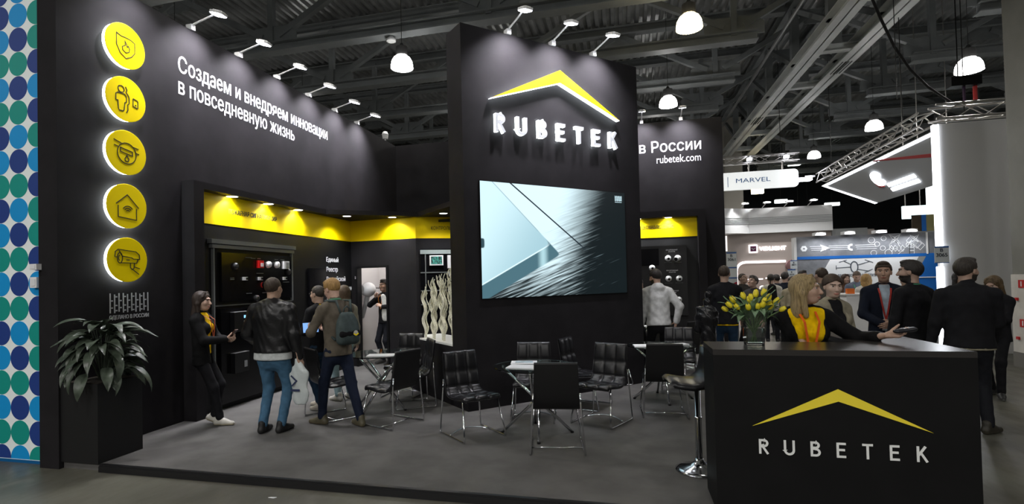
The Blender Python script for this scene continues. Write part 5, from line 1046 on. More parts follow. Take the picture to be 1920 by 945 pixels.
def person(label, pos, yaw, H=1.75, z=0., sex='m', b=1.0, lean=0, hy=0, hp=0, feet=None, hands=None, palms=None, fdir=None, curls=(.35, .35), elbow=None, skinc=(.45, .30, .23), hair='short', hairc=(.03, .02, .015), hairn='dark',
           top=('sweater', (.012, .012, .013)), topn='black', under=None, undern='', trou=(.02, .025, .04), troun='navy', shoe=(.02, .02, .02), shoen='black', sole=(.1, .1, .09), q='mid', hem=.86, sleeve=1.0, open_=0, beard=None, group='people on and around the stand', hide_legs=False, shift=(0, 0), fold=.003, glossy=None, collar=None, hip=(0, 0), tuck=None):
    s = H/1.75; hh, hb_, hd = HQ[q]; root = None
    lean = math.radians(lean); wm = (1.0 if sex == 'm' else .90)*b; wl = (1.0 if sex == 'm' else .90)*(1+(b-1)*.45)
    hipc = np.array([hip[0], hip[1], .925*s]); spd = np.array([shift[0], math.sin(lean)+shift[1], math.cos(lean)]); spd = nrm(spd)
    chest = hipc+spd*.36*s; neck = hipc+spd*.545*s; shl = hipc+spd*.495*s
    fw = nrm(np.array([0, 1, 0])-spd*spd[1]); rt = np.cross(fw, spd)
    sw = .178*s*(1.0 if sex == 'm' else .88)*(1+(b-1)*.6)
    SR, SL = hipc+spd*.458*s+rt*sw, hipc+spd*.458*s-rt*sw; TR, TL = hipc+spd*.485*s+rt*sw*.62, hipc+spd*.485*s-rt*sw*.62
    if feet is None: feet = ((.11, .0, .12), (-.11, .0, -.12))
    l1, l2 = .42*s, .425*s; legs = []
    for i, sg in enumerate((1, -1)):
        ft = feet[i]; an = np.array([ft[0], ft[1], (ft[3] if len(ft) > 3 else .0)+.085*s]); hp_ = hipc+rt*sg*.088*s*wl-np.array([0, 0, .03*s]); kn, an = ik(hp_, an, l1, l2, (sg*.12, 1, 0) if len(ft) < 5 else ft[4]); legs.append((hp_, kn, an, ft[2]))
    if hands is None: hands = ((.26*s, .05, .80*s), (-.26*s, .05, .80*s))
    arms = []
    for i, sg in enumerate((1, -1)):
        el, wr = ik((SR, SL)[i], hands[i], .29*s, .26*s, (elbow[i] if elbow else (sg*.5, -1, -.3))); arms.append(((SR, SL)[i], el, wr))
    # ---- head
    Rh = rotz(math.radians(hy)) @ rotx(math.radians(-hp)); hc = neck+spd*.115*s+fw*.022*s; hs = s*1.07*(1 if sex == 'm' else .98)
    hc = hc+Rh @ np.array([0, .008, .045*s])
    Lh = lambda p: hc+Rh @ (np.array(p)*hs)
    def E(f, c, r, k, op=1): f.ell(Lh(c), np.array(r)*hs, k*hs, Rh, op)
    hf = Field(); E(hf, (0, -.012, .022), (.073, .094, .086), .02); E(hf, (0, .030, -.035), (.058, .066, .078), .03); E(hf, (0, .046, -.085), (.036 if sex == 'f' else .042, .040, .026), .025)
    for sg in (-1, 1):
        E(hf, (sg*.036, .058, -.022), (.026, .028, .026), .02); E(hf, (sg*.073, -.006, -.006), (.010, .020, .030), .006)
        if q != 'lo': E(hf, (sg*.030, .099, .010), (.016, .015, .009), .010, -1)
    hf.cone(Lh((0, .092, .012)), Lh((0, .112, -.028)), .008*hs, .013*hs, .012*hs); E(hf, (0, .108, -.031), (.016, .010, .009), .008); E(hf, (0, .082, .030), (.045, .016, .010), .014)
    if q != 'lo':
        E(hf, (0, .094, -.058), (.022, .012, .0055), .006); E(hf, (0, .093, -.069), (.020, .012, .006), .006); E(hf, (0, .101, -.0635), (.022, .012, .0018), .003, -1)
    hf.cone(Lh((0, -.020, -.055)), neck-spd*.02, .050*hs*(1 if sex == 'm' else .86), .058*s*(1 if sex == 'm' else .84), .03)
    PH, FH = hf.mesh(hh*s); fc = (PH[FH].mean(1)-hc) @ Rh/hs; mi = np.zeros(len(FH), int)
    lip = (np.abs(fc[:, 0]) < .024) & (np.abs(fc[:, 2]+.0635) < .0105*(1-np.abs(fc[:, 0])*22)) & (fc[:, 1] > .085); mi[lip] = 1
    br = (np.abs(np.abs(fc[:, 0])-.031) < .019) & (np.abs(fc[:, 2]-.031+.12*np.abs(np.abs(fc[:, 0])-.028)) < .0048) & (fc[:, 1] > .06); mi[br] = 2
    if beard: mi[(fc[:, 2] < -.038) & (fc[:, 1] > -.015) & ~lip & (fc[:, 2] > -.125)] = 2
    parts = [(PH, FH, mi)]
    # ---- torso, arms, legs of the body (under the clothes) and hands
    bf = Field(); FL_ = tuple(fw)
    bf.cone(hipc, hipc+spd*.2*s, .14*s*wl, .125*s*wm, .05, FL_, 1, .58).cone(hipc+spd*.2*s, chest, .125*s*wm, .15*s*wm, .05, FL_, 1, .62).cone(SL, TL, .045*s, .045*s, .05).cone(SR, TR, .045*s, .045*s, .05).cone(chest, neck, .10*s, .045*s, .05)
    for a_, e_, w_ in arms: bf.cone(a_, e_, .043*s*wm, .035*s*wm, .03).cone(e_, w_, .034*s*wm, .0235*s, .02)
    if not hide_legs:
        for h_, k_, a_, _ in legs: bf.cone(h_, k_, .070*s*wl, .048*s, .04).cone(k_, a_, .046*s, .032*s, .03)
    P, F = bf.mesh(hb_*1.15*s); parts.append((P, F, 0))
    hsc = s*(1.0 if sex == 'm' else .92)
    for i, sg in enumerate((1, -1)):
        a_, e_, w_ = arms[i]; fd = fdir[i] if fdir else nrm(nrm(w_-e_)+np.array([0, .15, 0])); pn = palms[i] if palms else (-sg*1.0, .2, -.1)
        P, F = hand_field(w_-nrm(w_-e_)*.006, fd, pn, hsc, sg, curls[i]).mesh(hd); parts.append((P, F, 0))
    hm = hairm(hairn, hairc); sk = skin(skinc); lipm = mat('lip_%d' % (skinc[0]*100), (skinc[0]*.85, skinc[1]*.55, skinc[2]*.55), .45)
    root = mkobj('person', parts, [sk, lipm, hm], None); root.location = (pos[0], pos[1], z); root.rotation_euler = (0, 0, math.radians(yaw)); tag(root, label, 'person', group)
    root['_h'] = 0; del root['_h']
    # ---- eyes
    if q != 'lo':
        for sg in (-1, 1):
            ef = MB(); n0 = 10; 
            for c_, r_, m_ in ((Lh((sg*.030, .0735, .009)), .0118*hs, 0), (Lh((sg*.030, .0790, .010)), .0078*hs, 1)):
                vs = [tuple(c_+Rh @ (np.array((math.sin(PI*i/6)*math.cos(2*PI*j/n0), math.cos(PI*i/6), math.sin(PI*i/6)*math.sin(2*PI*j/n0)))*r_)) for i in range(7) for j in range(n0)]
                ef.add(vs, [(i*n0+j, i*n0+(j+1) % n0, (i+1)*n0+(j+1) % n0, (i+1)*n0+j) for i in range(6) for j in range(n0)], m_)
            ef.build('eye', [EYEW, EYED], root, smooth=True)
    # ---- hair
    gf = Field(); lc = lambda x, y, z: (np.stack([x, y, z], -1)-hc) @ Rh/hs
    if hair == 'short' or hair == 'crop' or hair == 'bald':
        t = {'short': .013, 'crop': .006, 'bald': .004}[hair]
        E(gf, (0, -.014, .026+t*.4), (.073+t*.8, .094+t, .086+t), .01)
        if hair == 'short': E(gf, (0, .035, .104), (.055, .050, .024), .02)
        def cut(x, y, z):
            p = lc(x, y, z); hl = .080 if hair != 'bald' else .030; g = .60*(p[..., 1]-hl)-.80*(p[..., 2]-.062); side = np.minimum((p[..., 1]-.038)*1.0, .055-p[..., 2]); nape = -.062-p[..., 2]
            ear = np.minimum(.012+.0*p[..., 0]-p[..., 2], p[..., 1]+.022); ear = np.minimum(ear, .03-p[..., 1]*0)
            return np.maximum(np.maximum(np.maximum(g+.001, side), nape), np.maximum(ear, -.02-p[..., 2]-0*ear+(p[..., 1]+.03)*2 if False else ear))*hs
        dsp = lambda x, y, z: .0018*np.sin(150*x+60*z)*np.sin(130*y+20*z)
        P, F = gf.mesh(hh*s, cut, dsp)
    else:
        E(gf, (0, -.018, .028), (.087, .108, .098), .02)
        ln_ = {'long': .30, 'shoulder': .24, 'bob': .15, 'bun': .05, 'curly': .07, 'tail': .06}[hair]
        if hair in ('long', 'shoulder', 'bob'):
            gf.cone(Lh((0, -.045, .02)), Lh((0, -.060, -ln_+.06)), .086*hs, .092*hs, .04, tuple(Rh @ np.array([0, 1, 0])), 1, .62)
            for sg in (-1, 1):
                gf.cone(Lh((sg*.062, -.005, .07)), Lh((sg*.080, -.008, -.03)), .026*hs, .026*hs, .02).cone(Lh((sg*.080, -.008, -.03)), Lh((sg*.078, .012, -ln_+.03)), .028*hs, .020*hs, .02)
                gf.cone(Lh((sg*.025, .04, .110)), Lh((sg*.070, .045, .055)), .016*hs, .010*hs, .015)
        if hair == 'bun': E(gf, (0, -.115, .045), (.042, .040, .042), .015)
        if hair == 'tail': gf.cone(Lh((0, -.10, .03)), Lh((0, -.13, -.16)), .03*hs, .018*hs, .02)
        if hair == 'curly':
            for sg in (-1, 1): E(gf, (sg*.065, -.02, .0), (.045, .06, .07), .02)
            E(gf, (0, -.075, -.01), (.08, .055, .08), .02); E(gf, (0, .03, .105), (.06, .05, .03), .02)
        E(gf, (0, .095, -.030), (.0605, .082, .098), .012, -1)
        if hair in ('bun', 'tail', 'curly'):
            cut = lambda x, y, z: (lambda p: np.maximum(.60*(p[..., 1]-.078)-.80*(p[..., 2]-.060)-(.0 if hair != 'curly' else .03), -.075-p[..., 2] if hair != 'tail' else -1+0*p[..., 2]))(lc(x, y, z))*hs
        else: cut = None
        am = .004 if hair == 'curly' else .0013
        def dsp(x, y, z):
            p = lc(x, y, z); th = np.arctan2(p[..., 0], p[..., 1]+.02)
            return am*np.sin((46 if hair != 'curly' else 26)*th+9*p[..., 2]*(1 if hair != 'curly' else 9))+(0 if hair != 'curly' else am*np.sin(110*p[..., 2]))
        P, F = gf.mesh(hh*s, cut, dsp)
    if len(F): mkobj('hair', [(P, F, 0)], [hm], root)
    # ---- clothes
    kind, tc = top; th = {'sweater': .016, 'jacket': .024, 'tee': .010, 'shirt': .012, 'coat': .030, 'hoodie': .026}[kind]
    def torso(f, th, lo, grow=0.0, slv=1.0):
        bot = hipc+spd*(lo-.925)*s
        f.cone(bot, hipc+spd*.17*s, (.158*s*wm+th+grow), (.140*s*wm+th), .04, FL_, 1, .66).cone(hipc+spd*.17*s, chest, .140*s*wm+th, .160*s*wm+th, .04, FL_, 1, .66)
        f.cone(SL, TL, .048*s+th*.6, .050*s+th*.5, .05).cone(SR, TR, .048*s+th*.6, .050*s+th*.5, .05).cone(TL-spd*.02*s, TR-spd*.02*s, .055*s+th*.5, .055*s+th*.5, .06).cone(chest+spd*.02, neck-spd*.012*s, .115*s*wm, .052*s+th*.5, .05, FL_, 1, .8)
        f.cone(TL, neck-spd*.012, .042*s+th*.4, .046*s+th*.3, .04).cone(TR, neck-spd*.012, .042*s+th*.4, .046*s+th*.3, .04)
        if sex == 'f':
            for sg in (-1, 1): f.ell(chest+rt*sg*.072*s+fw*.085*s*b-spd*.015*s, np.array((.068, .055, .065))*s*b+th-.008, .03)
        for a_, e_, w_ in arms:
            if slv <= 0: continue
            if slv > .5: f.cone(a_, e_, .050*s*wm+th*.75, .041*s*wm+th*.8, .03).cone(e_, e_+(w_-e_)*(slv-.5)*2*.96, .041*s*wm+th*.8, .030*s+th*.75, .025)
            else: f.cone(a_, a_+(e_-a_)*slv*2, .050*s*wm+th*.75, .046*s*wm+th*1.2, .03)
        return bot
    if under is not None:
        uf = Field(); torso(uf, .016 if (tuck or 1) < .9 and not open_ else .010, tuck or .93, 0, 0); ub = hipc+spd*((tuck or .93)-.925)*s
        P, F = uf.mesh(hb_*s, lambda x, y, z: np.maximum(((ub[0]-x)*spd[0]+(ub[1]-y)*spd[1]+(ub[2]-z)*spd[2]), ((x-neck[0])*spd[0]+(y-neck[1])*spd[1]+(z-neck[2])*spd[2])-(.012 if open_ else (hem+.03-1.47)*s)), FOLD(fold*.7, .8, 1.3)); mkobj('undershirt', [(P, F, 0)], [cloth(undern, under, .8)], root)
    tf = Field(); bot = torso(tf, th, hem-.05, .012 if kind != 'coat' else .05, sleeve)
    if kind == 'hoodie': tf.ell(neck-fw*.055*s-spd*.02, np.array((.105, .075, .085))*s, .03).ell(neck+fw*.03*s+spd*.01, np.array((.075, .06, .045))*s, .02)
    if kind in ('jacket', 'coat', 'shirt') or collar: 
        for a in range(8):
            an = 2*PI*a/8; an2 = 2*PI*(a+1)/8; r_ = .062*s
            if kind == 'coat' and a in (1, 2): continue
            g0 = neck+(rt*math.cos(an)*r_+fw*math.sin(an)*r_)+spd*(.012); g1 = neck+(rt*math.cos(an2)*r_+fw*math.sin(an2)*r_)+spd*.012
            tf.cone(g0, g1, .016*s, .016*s, .012)
    if collar: tf.cone(neck-spd*.02, neck+spd*.03*s, .062*s, .062*s, .01)
    hz = hipc+spd*(hem-.925)*s
    def cut(x, y, z):
        hd_ = ((hz[0]-x)*spd[0]+(hz[1]-y)*spd[1]+(hz[2]-z)*spd[2])
        rx = (x-hipc[0])*rt[0]+(y-hipc[1])*rt[1]+(z-hipc[2])*rt[2]
        far = np.minimum(np.abs(rx)-.25*s*wm, 0); hd_ = np.where(np.abs(rx) < .215*s*wm+.02, hd_, -1) if hem > .8 else hd_
        if open_:
            f_ = (x-hipc[0])*fw[0]+(y-hipc[1])*fw[1]+(z-hipc[2])*fw[2]; up = (x-hipc[0])*spd[0]+(y-hipc[1])*spd[1]+(z-hipc[2])*spd[2]
            gap = open_*(.35+1.1*np.clip((up/s-.02)/.5, 0, 1)); o_ = np.minimum(gap-np.abs(rx), f_-.03); hd_ = np.maximum(hd_, np.minimum(o_, .56*s-up))
        return hd_
    P, F = tf.mesh(hb_*s, cut, FOLD(fold, 1, pos[0]*3))
    # keep neck opening: drop the cloth above the neck line inside the throat
    tm_ = glossy or cloth(topn, tc); mkobj({'sweater': 'sweater', 'jacket': 'jacket', 'tee': 't_shirt', 'shirt': 'shirt', 'coat': 'trench_coat', 'hoodie': 'hoodie'}[kind], [(P, F, 0)], [tm_], root)
    if not hide_legs:
        pf_ = Field(); pf_.cone(hipc-spd*.05*s, hipc+spd*.10*s, .156*s*wl, .140*s*wl, .05, FL_, 1, .63)
        if sex == 'f': pf_.ell(hipc-fw*.045*s-spd*.06*s, np.array((.135, .085, .11))*s*b, .04)
        for h_, k_, a_, _ in legs: pf_.cone(h_, k_, .084*s*wl, .062*s, .045).cone(k_, a_+np.array([0, 0, .012]), .062*s, .050*s, .03)
        lo_a = [l[2] for l in legs]
        P, F = pf_.mesh(hb_*s, lambda x, y, z: (z-(hipc[2]+.11*s)), FOLD(min(.0032, fold), 1.25, pos[1]*2)); mkobj('trousers', [(P, F, 0)], [cloth(troun, trou, .8)], root)
        for i, (h_, k_, a_, ta) in enumerate(legs):
            pit = feet[i][5] if len(feet[i]) > 5 else 0
            td = rotz(-ta) @ np.array([0, math.cos(pit), math.sin(pit)]); up_ = rotz(-ta) @ np.array([0, -math.sin(pit), math.cos(pit)]); g = a_-up_*.085*s
            sf = Field(); G_ = lambda y, z_, x_=0: g+td*y*s+up_*z_*s
            sf.cone(G_(-.045, .035), G_(.05, .042), .037*s, .042*s, .02).cone(G_(.05, .038), G_(.165, .026), .042*s, .030*s, .02).cone(G_(-.035, .05), G_(-.02, .105), .036*s, .040*s, .02).cone(G_(.0, .08), G_(.09, .045), .036*s, .03*s, .02)
            fl_ = lambda x, y, z: -((x-g[0])*up_[0]+(y-g[1])*up_[1]+(z-g[2])*up_[2])+.002
            P, F = sf.mesh(max(.008, hh)*s, fl_); hgt = (P[F].mean(1)-g) @ up_; mkobj('shoe', [(P, F, (hgt < .026*s).astype(int))], [mat('shoe_'+shoen, shoe, .55, var=.12), mat('sole_'+shoen, sole, .6)], root)
    root_info = dict(root=root, neck=neck, hc=hc, Rh=Rh, hs=hs, chest=chest, hipc=hipc, fw=fw, rt=rt, spd=spd, arms=arms, s=s, Lh=Lh, wm=wm, legs=legs, shl=shl)
    return root_info
def lanyard(I, col, nm, drop=.30, badge=None, out=.03):
    """strap lying on the chest as a V, with a card"""
    s = I['s']; fr = I['wm']*.66
    def front(up, rx): 
        base = I['hipc']+I['spd']*up*s; d = (.14+.03*max(0, min(1, (up-.1)/.3)))*s*I['wm']*.66+out; d *= math.sqrt(max(.1, 1-(rx/(.2*s*I['wm']))**2)); return base+I['rt']*rx+I['fw']*d
    m = mat('lanyard_'+nm, col, .6); end = front(.52-drop, .0)
    for sg in (-1, 1):
        pts = [I['neck']-I['fw']*.05*s+I['rt']*sg*.02*s+I['spd']*.015, I['neck']+I['rt']*sg*.062*s+I['spd']*.01, I['neck']+I['rt']*sg*.066*s+I['fw']*.05*s-I['spd']*.015*s, front(.45, sg*.055*s), front(.38, sg*.045*s), front(.52-drop*.75, sg*.02*s), end]
        mb = MB(); P = [Vector(p) for p in pts]; vs = []
        for i, p in enumerate(P):
            t = (P[min(i+1, len(P)-1)]-P[max(i-1, 0)]).normalized(); n_ = Vector(I['fw']) if i > 1 else Vector(I['rt'])*sg; w_ = t.cross(n_).normalized()*.009*s; vs += [p-w_, p+w_, p+w_+n_*.003, p-w_+n_*.003]
        mb.add(vs, [(i*4+j, i*4+(j+1) % 4, i*4+4+(j+1) % 4, i*4+4+j) for i in range(len(P)-1) for j in range(4)]); mb.build('lanyard', m, I['root'])
    if badge:
        F_ = frame(Vector(end)+Vector(I['fw'])*.004, I['rt'], I['spd']) ; M_ = frame(Vector(end)+Vector(I['fw'])*.004, Vector(I['rt'])*-1, I['spd'])
        o = MB().boxa((-.045, -.14, 0), (.045, 0, .004)).xf(M_).build('badge', mat('badge_white', (.6, .66, .74), .4), I['root']); MB().boxa((-.045, -.06, .004), (.045, -.01, .006)).xf(M_).build('badge_stripe', mat('badge_blue', (.03, .10, .32), .4), o)
def glasses(I):
    mb = MB(); m = mat('spectacle_frame', (.02, .02, .02), .3)
    for sg in (-1, 1):
        mb = MB(); mb.tube([tuple(I['Lh']((sg*.031+.021*math.cos(a), .107-.004*abs(math.cos(a)), .008+.015*math.sin(a)))) for a in [2*PI*i/14 for i in range(14)]], .0017, 5, closed=True); mb.build('lens_rim', m, I['root'])
        mb = MB(); mb.tube([tuple(I['Lh'](p)) for p in ((sg*.052, .103, .010), (sg*.074, .06, .012), (sg*.079, .0, .010))], .0018, 5); mb.build('temple_arm', m, I['root'])
    mb = MB(); mb.tube([tuple(I['Lh'](p)) for p in ((-.010, .108, .010), (0, .113, .012), (.010, .108, .010))], .0018, 5); mb.build('bridge', m, I['root'])
def chest_logo(I, sg=-1):
    M_ = frame(Vector(I['chest']+I['rt']*sg*.09*I['s']+I['fw']*(.16*I['s']*I['wm']*.66+.030)), Vector(I['rt'])*-1, I['spd'])
    MB().prism([(-.03, -.008), (0, .012), (.03, -.008), (0, .004)], 0, .004).xf(M_).build('chest_emblem', YELF, I['root'])
BLK = (.0055, .0055, .006); YTEE = (.85, .55, .0)
LJ = mat('leather_jacket', (.009, .009, .010), .36, bump=.3, bs=12)
# angle helper: yaw 0 faces +Y (away from the entrance edge); +90 faces -X
# --- woman at the alcove post
I = person('dark-haired woman in black jacket and yellow t-shirt leaning by the alcove with crossed white sneakers', (-5.10, 5.56), -72, 1.65, sex='f', q='hi', hy=-8, hp=4, feet=((.02, .20, .1, 0), (-.10, .08, -.35, .015, (0, 1, 0), -.5)), hands=((.06, .30, 1.06), (-.05, .30, 1.04)), fdir=((-.7, .7, .1), (.6, .8, .0)), palms=((-.3, -.4, .9), (.3, -.3, .9)), curls=(.7, .7), elbow=((.7, -.6, -.6), (-.7, -.6, -.6)), hair='shoulder', hairc=(.028, .017, .012), hairn='brunette', top=('jacket', BLK), topn='black_knit', under=YTEE, undern='yellow', open_=.05, trou=(.010, .010, .012), troun='black', shoe=(.62, .60, .54), shoen='white', sole=(.5, .45, .33), lean=-3, hem=.80, skinc=(.50, .33, .25))
lanyard(I, (.45, .08, .02), 'red', .34, out=.055)
t = thing('phone_wallet', 'dark open phone wallet in the hands of the dark-haired woman', 'phone', (0, 0, 0)); M_ = I['root'].matrix_basis; hx = I['arms'][0][2]; p0 = Matrix.Rotation(math.radians(-72), 3, 'Z') @ Vector((hx[0]-.06, hx[1]+.06, hx[2]+.045)); t.location = Vector((-5.10, 5.56, 0))+p0; t.rotation_euler = (.9, 0, math.radians(-72)); MB().boxa((-.045, -.08, 0), (.045, .08, .012)).build('cover', mat('brown_leather', (.06, .02, .012), .4), t); MB().boxa((-.04, -.075, .012), (.04, .075, .015)).build('glass', GLOSS, t)
# --- man in leather jacket
I = person('man in black leather jacket and blue jeans standing with his back to the aisle', (-4.03, 5.46), 2, 1.80, b=1.34, q='hi', feet=((.10, .0, .15), (-.11, -.05, -.12)), hands=((.33, .04, .80), (-.33, .22, .98)), hair='crop', hairc=(.045, .030, .020), hairn='brown', top=('jacket', BLK), topn='lj', glossy=LJ, under=(.55, .58, .58), undern='pale', tuck=.825, hem=.91, trou=(.06, .14, .23), troun='blue_jeans', shoe=(.012, .012, .012), shoen='black_boot', fold=.0045, skinc=(.46, .30, .22), sole=(.015, .015, .015))
bgx = thing('carrier_bag', 'white plastic carrier bag with dark print hanging from the hand of the man in leather', 'bag', (-3.70, 5.50, .30))
bf_ = Field(); bf_.cone((0, 0, .1), (-.01, 0, .36), .105, .10, .03, (0, 1, 0), 1, .28).cone((-.01, 0, .36), (-.03, 0, .53), .10, .03, .06, (0, 1, 0), 1, .35); P, F = bf_.mesh(.012, lambda x, y, z: .02-z, FOLD(.008, .7, 1)); mkobj('bag_body', [(P, F, 0)], [mat('bag_plastic', (.55, .60, .60), .35, bump=.3, bs=14)], bgx)
MB().ribbon([(-.09, .36), (-.02, .30), (-.08, .24)], .018, 0, .003).xf(frame((0, -.043, 0), (1, 0, 0), (0, 0, 1))).build('bag_print', mat('bag_ink', (.03, .04, .10), .5), bgx); MB().boxa((-.10, -.045, .18), (.02, -.041, .205)).build('bag_lettering', MATS['bag_ink'], bgx)
# --- man with glasses
I = person('man with glasses in black sweater with yellow collar facing the fire alarm exhibits', (-4.09, 6.56), 78, 1.69, q='hi', b=1.02, hp=2, feet=((.08, .12, .2), (-.08, -.08, -.1)), hands=((.22, .06, .74), (-.16, .30, 1.0)), hair='crop', hairc=(.035, .028, .022), hairn='darkbrown', top=('sweater', BLK), topn='black', under=YTEE, undern='yellow', tuck=.9, trou=(.02, .045, .085), troun='dark_jeans', shoe=(.42, .38, .31), shoen='beige', sole=(.5, .48, .42), hem=.82, skinc=(.50, .34, .26))
glasses(I); chest_logo(I)
yc = MB(); nk = I['neck']; yc.tube([tuple(nk+I['rt']*.064*math.cos(a)+I['fw']*.064*math.sin(a)+I['spd']*.014) for a in [2*PI*i/16 for i in range(16)]], .008, 6, closed=True); yc.build('collar', cloth('yellow', YTEE), I['root'])
# --- blond man with backpack
I = person('blond man in taupe sweater and navy trousers with a grey backpack looking at a tablet', (-3.40, 5.84), 62, 1.78, q='hi', b=1.0, lean=5, hp=24, hy=8, feet=((.14, -.24, .1), (-.10, .22, -.35)), hands=((.06, .32, 1.14), (-.16, .32, 1.13)), fdir=((-.4, .9, .2), (.4, .9, .2)), palms=((-.5, 0, .8), (.5, 0, .8)), curls=(.6, .6), elbow=((.8, -.5, -.8), (-.8, -.5, -.8)), hair='short', hairc=(.34, .20, .07), hairn='blond', top=('sweater', (.115, .098, .075)), topn='taupe', trou=(.010, .015, .032), troun='navy_cargo', shoe=(.085, .075, .045), shoen='olive', sole=(.12, .10, .06), hem=.83, collar=1, skinc=(.56, .36, .28), fold=.005)
yc = MB(); nk = I['neck']; yc.tube([tuple(nk+I['rt']*.068*math.cos(a)+I['fw']*.068*math.sin(a)+I['spd']*.03) for a in [2*PI*i/16 for i in range(16)]], .009, 6, closed=True); yc.build('green_lanyard', mat('lanyard_green', (.06, .30, .16), .6), I['root'])
TAB = mat('tablet_screen', (.1, .2, .4), .3, emit=(.25, .5, 1), es=.9)
R62 = Matrix.Rotation(math.radians(62), 3, 'Z'); w0 = I['arms'][1][2]
t = thing('tablet', 'tablet with a bright blue screen held by the blond man', 'tablet', Vector((-3.40, 5.84, 0))+R62 @ Vector((-.10, .46, 1.17)), math.radians(62-20)); MB().boxa((-.10, -.004, -.07), (.10, .006, .07)).build('case', BLACKP, t, rot=(-.35, 0, 0)); MB().boxa((-.092, -.007, -.062), (.092, -.004, .062)).build('screen', TAB, t, rot=(-.35, 0, 0))
bk = thing('backpack', 'dark grey-green roll-top backpack worn by the blond man', 'backpack', Vector((-3.40, 5.84, 0))+R62 @ Vector((.01, -.175, .95)), math.radians(62)); bf_ = Field(); bf_.cone((-.085, -.03, .10), (.085, -.03, .10), .062, .062, .09).cone((-.085, -.03, .20), (.085, -.03, .20), .062, .062, .09).cone((-.075, -.02, .30), (.075, -.02, .30), .055, .055, .09).cone((-.055, -.01, .39), (.055, -.01, .39), .034, .034, .09); P, F = bf_.mesh(.012, None, FOLD(.003, .6)); BP = cloth('backpack', (.055, .075, .075), .6)
mkobj('pack_body', [(P, F, 0)], [BP], bk); bf_ = Field(); bf_.cone((-.095, -.075, .17), (.095, -.075, .17), .048, .048, .03, (0, 1, 0), 1, .6); P, F = bf_.mesh(.011); mkobj('front_pocket', [(P, F, 0)], [cloth('pocket', (.008, .008, .009))], bk)
MB().lathe([(.032, 0), (.03, .006), (.001, .009)], 16).xf(frame((.055, -.112, .175), (1, 0, 0), (0, 0, 1))).build('pocket_emblem', mat('emblem_grey', (.45, .45, .42), .5), bk); MB().ribbon([(-.03, .0), (0, -.02), (.03, 0)], .013, 0, .011).xf(frame((.055, -.112, .17), (1, 0, 0), (0, 0, 1))).build('emblem_ribbon', YELF, bk)
for sg in (-1, 1): mb = MB(); mb.tube([(sg*.07, .0, .40), (sg*.095, .06, .56), (sg*.12, .25, .56), (sg*.14, .33, .38), (sg*.14, .26, .2), (sg*.12, .05, .1)], .014, 6); mb.build('shoulder_strap', BP, bk, smooth=True)
mb = MB(); mb.tube([(-.04, .0, .41), (-.035, -.01, .47), (0, -.01, .495), (.035, -.01, .47), (.04, 0, .41)], .009, 6); mb.build('carry_handle', BP, bk, smooth=True)
# --- person behind the blond man
person('brown-haired visitor in a pale jacket and light jeans half hidden behind the blond man', (-4.05, 7.15), 60, 1.68, sex='f', q='mid', feet=((.10, .05, .2), (-.12, .0, -.2)), hair='long', hairc=(.09, .06, .035), hairn='lightbrown', top=('jacket', (.33, .31, .24)), topn='sand', trou=(.30, .42, .45), troun='light_jeans', shoe=(.5, .48, .43), shoen='offwhite', sole=(.5, .48, .4), hem=.80)
# --- man in the doorway
I = person('man in black sweater standing in the storage doorway folding a white jacket', (-4.93, 10.42), 156, 1.77, q='mid', b=1.05, hy=4, feet=((.12, 0, .1), (-.12, 0, -.1)), hands=((-.02, .26, 1.40), (-.22, .28, 1.22)), fdir=((-.3, .3, .9), (.5, .6, .4)), palms=((-.6, .2, 0), (.6, .3, 0)), curls=(.8, .8), elbow=((1, -.2, -.6), (-1, -.2, -.6)), hair='short', hairc=(.02, .016, .014), hairn='black', top=('sweater', BLK), topn='black', trou=(.012, .013, .018), troun='dark', shoe=(.02, .02, .02), hem=.84, skinc=(.40, .25, .18))
lanyard(I, (.6, .2, .02), 'orange', .3)
gj = thing('folded_jacket', 'white jacket held up by the man in the doorway', 'jacket', (-4.80, 10.14, .92)); bf_ = Field(); bf_.cone((0, 0, .06), (.0, 0, .35), .075, .08, .03, (0, 1, 0), 1, .45).cone((0, 0, .35), (-.05, 0, .52), .07, .04, .03, (0, 1, 0), 1, .5); P, F = bf_.mesh(.011, lambda x, y, z: .0-z, FOLD(.008, .5, 2)); mkobj('garment', [(P, F, 0)], [cloth('white_jacket', (.55, .55, .52))], gj)
dm_ = thing('round_wall_fixture', 'large white globe fixture with a cable on the storage room wall', 'wall fixture', (-5.315, 10.40, 1.57)); bf_ = Field(); bf_.ell((0, 0, 0), (.165, .155, .155), .02); bf_.ell((-.10, -.13, 0), (.06, .06, .09), .02, None, -1); P, F = bf_.mesh(.012); mkobj('globe', [(P, F, 0)], [mat('globe_white', (.62, .63, .64), .25)], dm_); MB().lathe([(.06, .14), (.06, .20)], 18).xf(Matrix.Rotation(-PI/2, 4, 'Y')).build('mount', BGR, dm_); mb = MB(); mb.tube([(.155, .05, .03), (.25, .15, .02), (.4, .5, .0), (.65, .88, .08), (.95, .89, .13)], .008, 5); mb.build('cable', BLACKP, dm_)
mb = MB(); mb.tube([(-.03, .03, -.13), (-.10, .05, -.35), (-.18, .07, -.6)], [.06, .045, .04], 10); mb.build('support_arm', MATS['globe_white'], dm_)
pbag = thing('plastic_bundle', 'crumpled white plastic bag on the storage room floor', 'bag', (-4.95, 11.0, 0)); bf_ = Field(); bf_.ell((0, 0, .16), (.13, .1, .2), .04); P, F = bf_.mesh(.014, lambda x, y, z: -z, FOLD(.014, .6, 1)); mkobj('bag_body', [(P, F, 0)], [MATS['bag_plastic']], pbag)
